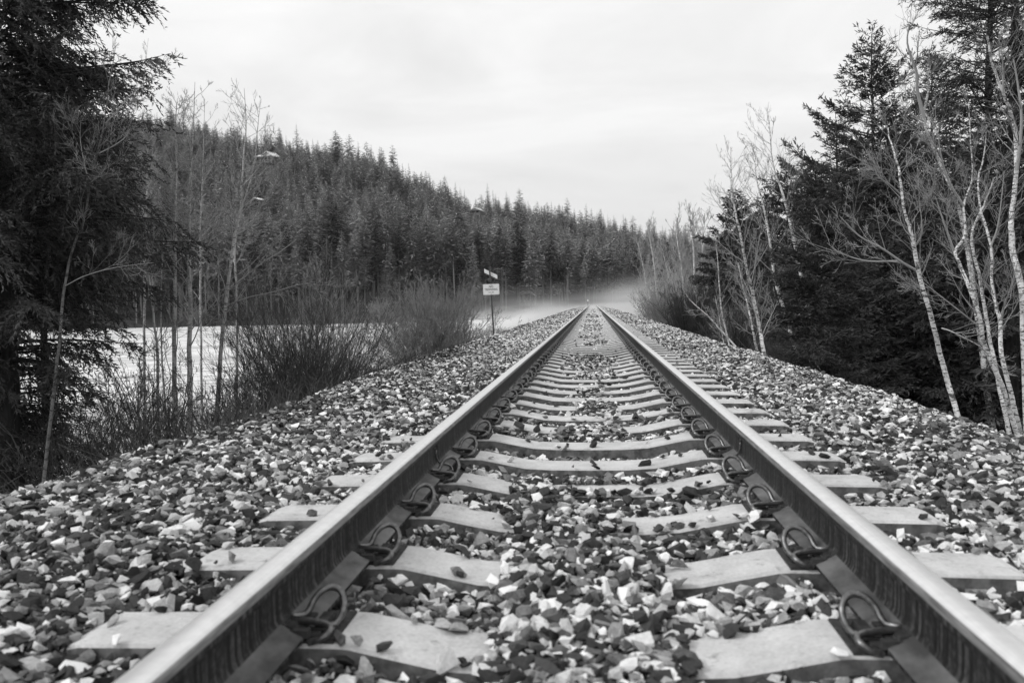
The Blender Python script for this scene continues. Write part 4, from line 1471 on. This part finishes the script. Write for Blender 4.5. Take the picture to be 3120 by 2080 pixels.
# ------------------------------------------------------------------ mist over the track and the lake's end
def mist_mat():
    m = bpy.data.materials.new("mist")
    m.use_nodes = True
    nt = m.node_tree
    nt.nodes.clear()
    out = N(nt, "ShaderNodeOutputMaterial")
    pv = N(nt, "ShaderNodeVolumePrincipled")
    pv.inputs["Color"].default_value = grey(.97)
    pv.inputs["Anisotropy"].default_value = .2
    nt.links.new(pv.outputs[0], out.inputs["Volume"])
    c = N(nt, "ShaderNodeTexCoord")
    sp = N(nt, "ShaderNodeSeparateXYZ")
    nt.links.new(c.outputs["Object"], sp.inputs[0])
    x, y, z = sp.outputs

    def mr(v, a, b_):
        n = N(nt, "ShaderNodeMapRange", interpolation_type='SMOOTHSTEP')
        for i_, q in ((1, a), (2, b_), (3, 0.0), (4, 1.0)):
            n.inputs[i_].default_value = q
        nt.links.new(v, n.inputs[0])
        return n.outputs[0]
    sc_ = math_(nt, "ADD", math_(nt, "MULTIPLY", mr(x, -4, 7), .44), -.95)
    hgt = math_(nt, "POWER", 2.718, math_(nt, "MULTIPLY", math_(nt, "ADD", z, 3.0), sc_))
    top = mr(z, 5.2, 2.5)
    yi = math_(nt, "MULTIPLY", mr(y, 46, 120), mr(y, 292, 240))
    xi = math_(nt, "MULTIPLY", mr(x, -27, -12), mr(x, 24, 9))
    nz = noise(nt, coords(nt, (.05, .012, .30)), 1.0, 4, .62, .8)
    nf = ramp(nt, nz, [(.38, .05), (.60, 1.0)])
    dn = math_(nt, "MULTIPLY", math_(nt, "MULTIPLY", hgt, top), math_(nt, "MULTIPLY", yi, xi))
    dn = math_(nt, "MULTIPLY", math_(nt, "MULTIPLY", dn, nf), .16)
    nt.links.new(dn, pv.inputs["Density"])
    return m


b = Boxes()
b.box((-28, 44, -3.4), (25, 294, 5.4))
tag(add("mist", b.mesh("mist", mist_mat())), "low bank of mist lying over the far end of the track", "mist", None, "stuff")

hz = bpy.data.materials.new("haze_air")
hz.use_nodes = True
hz.node_tree.nodes.clear()
ho = N(hz.node_tree, "ShaderNodeOutputMaterial")
hv = N(hz.node_tree, "ShaderNodeVolumePrincipled")
hv.inputs["Color"].default_value = grey(.95)
hv.inputs["Density"].default_value = .00007
hz.node_tree.links.new(hv.outputs[0], ho.inputs["Volume"])
b = Boxes()
b.box((-3000, -200, -70), (3000, 3400, 190))
tag(add("haze", b.mesh("haze", hz)), "faint winter haze", None, None, "stuff")

# ------------------------------------------------------------------ light
SUN_EL, SUN_AZ = R(40), R(-115)      # azimuth from +Y towards +X: the brighter sky is to the left
w = bpy.data.worlds.new("World")
S.world = w
w.use_nodes = True
nt = w.node_tree
bg = nt.nodes["Background"]
sky = N(nt, "ShaderNodeTexSky", sky_type='NISHITA')
sky.sun_disc = False
sky.sun_elevation = SUN_EL
sky.sun_rotation = SUN_AZ
sky.dust_density = 4.0
bw = N(nt, "ShaderNodeRGBToBW")
nt.links.new(sky.outputs[0], bw.inputs[0])
cmap = coords(nt, (1.0, 1.0, 3.6), "Generated")
cn = noise(nt, cmap, 2.3, 6, .58, .5)
cl = ramp(nt, cn, [(.34, .84), (.50, .92), (.64, 1.0)])
sepz = N(nt, "ShaderNodeSeparateXYZ")
tc = N(nt, "ShaderNodeTexCoord")
nt.links.new(tc.outputs["Generated"], sepz.inputs[0])
el = N(nt, "ShaderNodeMapRange")
for i_, q in ((1, 0.0), (2, .55), (3, .84), (4, 1.06)):
    el.inputs[i_].default_value = q
nt.links.new(sepz.outputs[2], el.inputs[0])
cloud = math_(nt, "MULTIPLY", math_(nt, "MULTIPLY", cl, el.outputs[0]), 10.9)
mixv = math_(nt, "ADD", math_(nt, "MULTIPLY", cloud, .93), math_(nt, "MULTIPLY", bw.outputs[0], .07))
nt.links.new(mixv, bg.inputs["Color"])
bg.inputs["Strength"].default_value = .1

sl = bpy.data.lights.new("sun", 'SUN')
sl.energy = 1.5
sl.angle = R(11)
sl.color = (1, 1, 1)
so = bpy.data.objects.new("sun", sl)
COL.objects.link(so)
sd = Vector((math.sin(SUN_AZ) * math.cos(SUN_EL), math.cos(SUN_AZ) * math.cos(SUN_EL), math.sin(SUN_EL)))
so.rotation_euler = sd.to_track_quat('Z', 'Y').to_euler()

S.view_settings.view_transform = 'Standard'
S.view_settings.look = 'None'
S.view_settings.exposure = 0.0
S.view_settings.gamma = 1.0
S.cycles.max_bounces = 6
S.cycles.diffuse_bounces = 3
S.cycles.glossy_bounces = 2
S.cycles.transmission_bounces = 2
S.cycles.volume_bounces = 2
S.cycles.transparent_max_bounces = 4
S.cycles.volume_step_rate = .35
S.cycles.volume_max_steps = 128
S.cycles.use_denoising = True
try:
    S.cycles.denoiser = 'OPENIMAGEDENOISE'
except Exception:
    pass
S.cycles.sample_clamp_indirect = 6
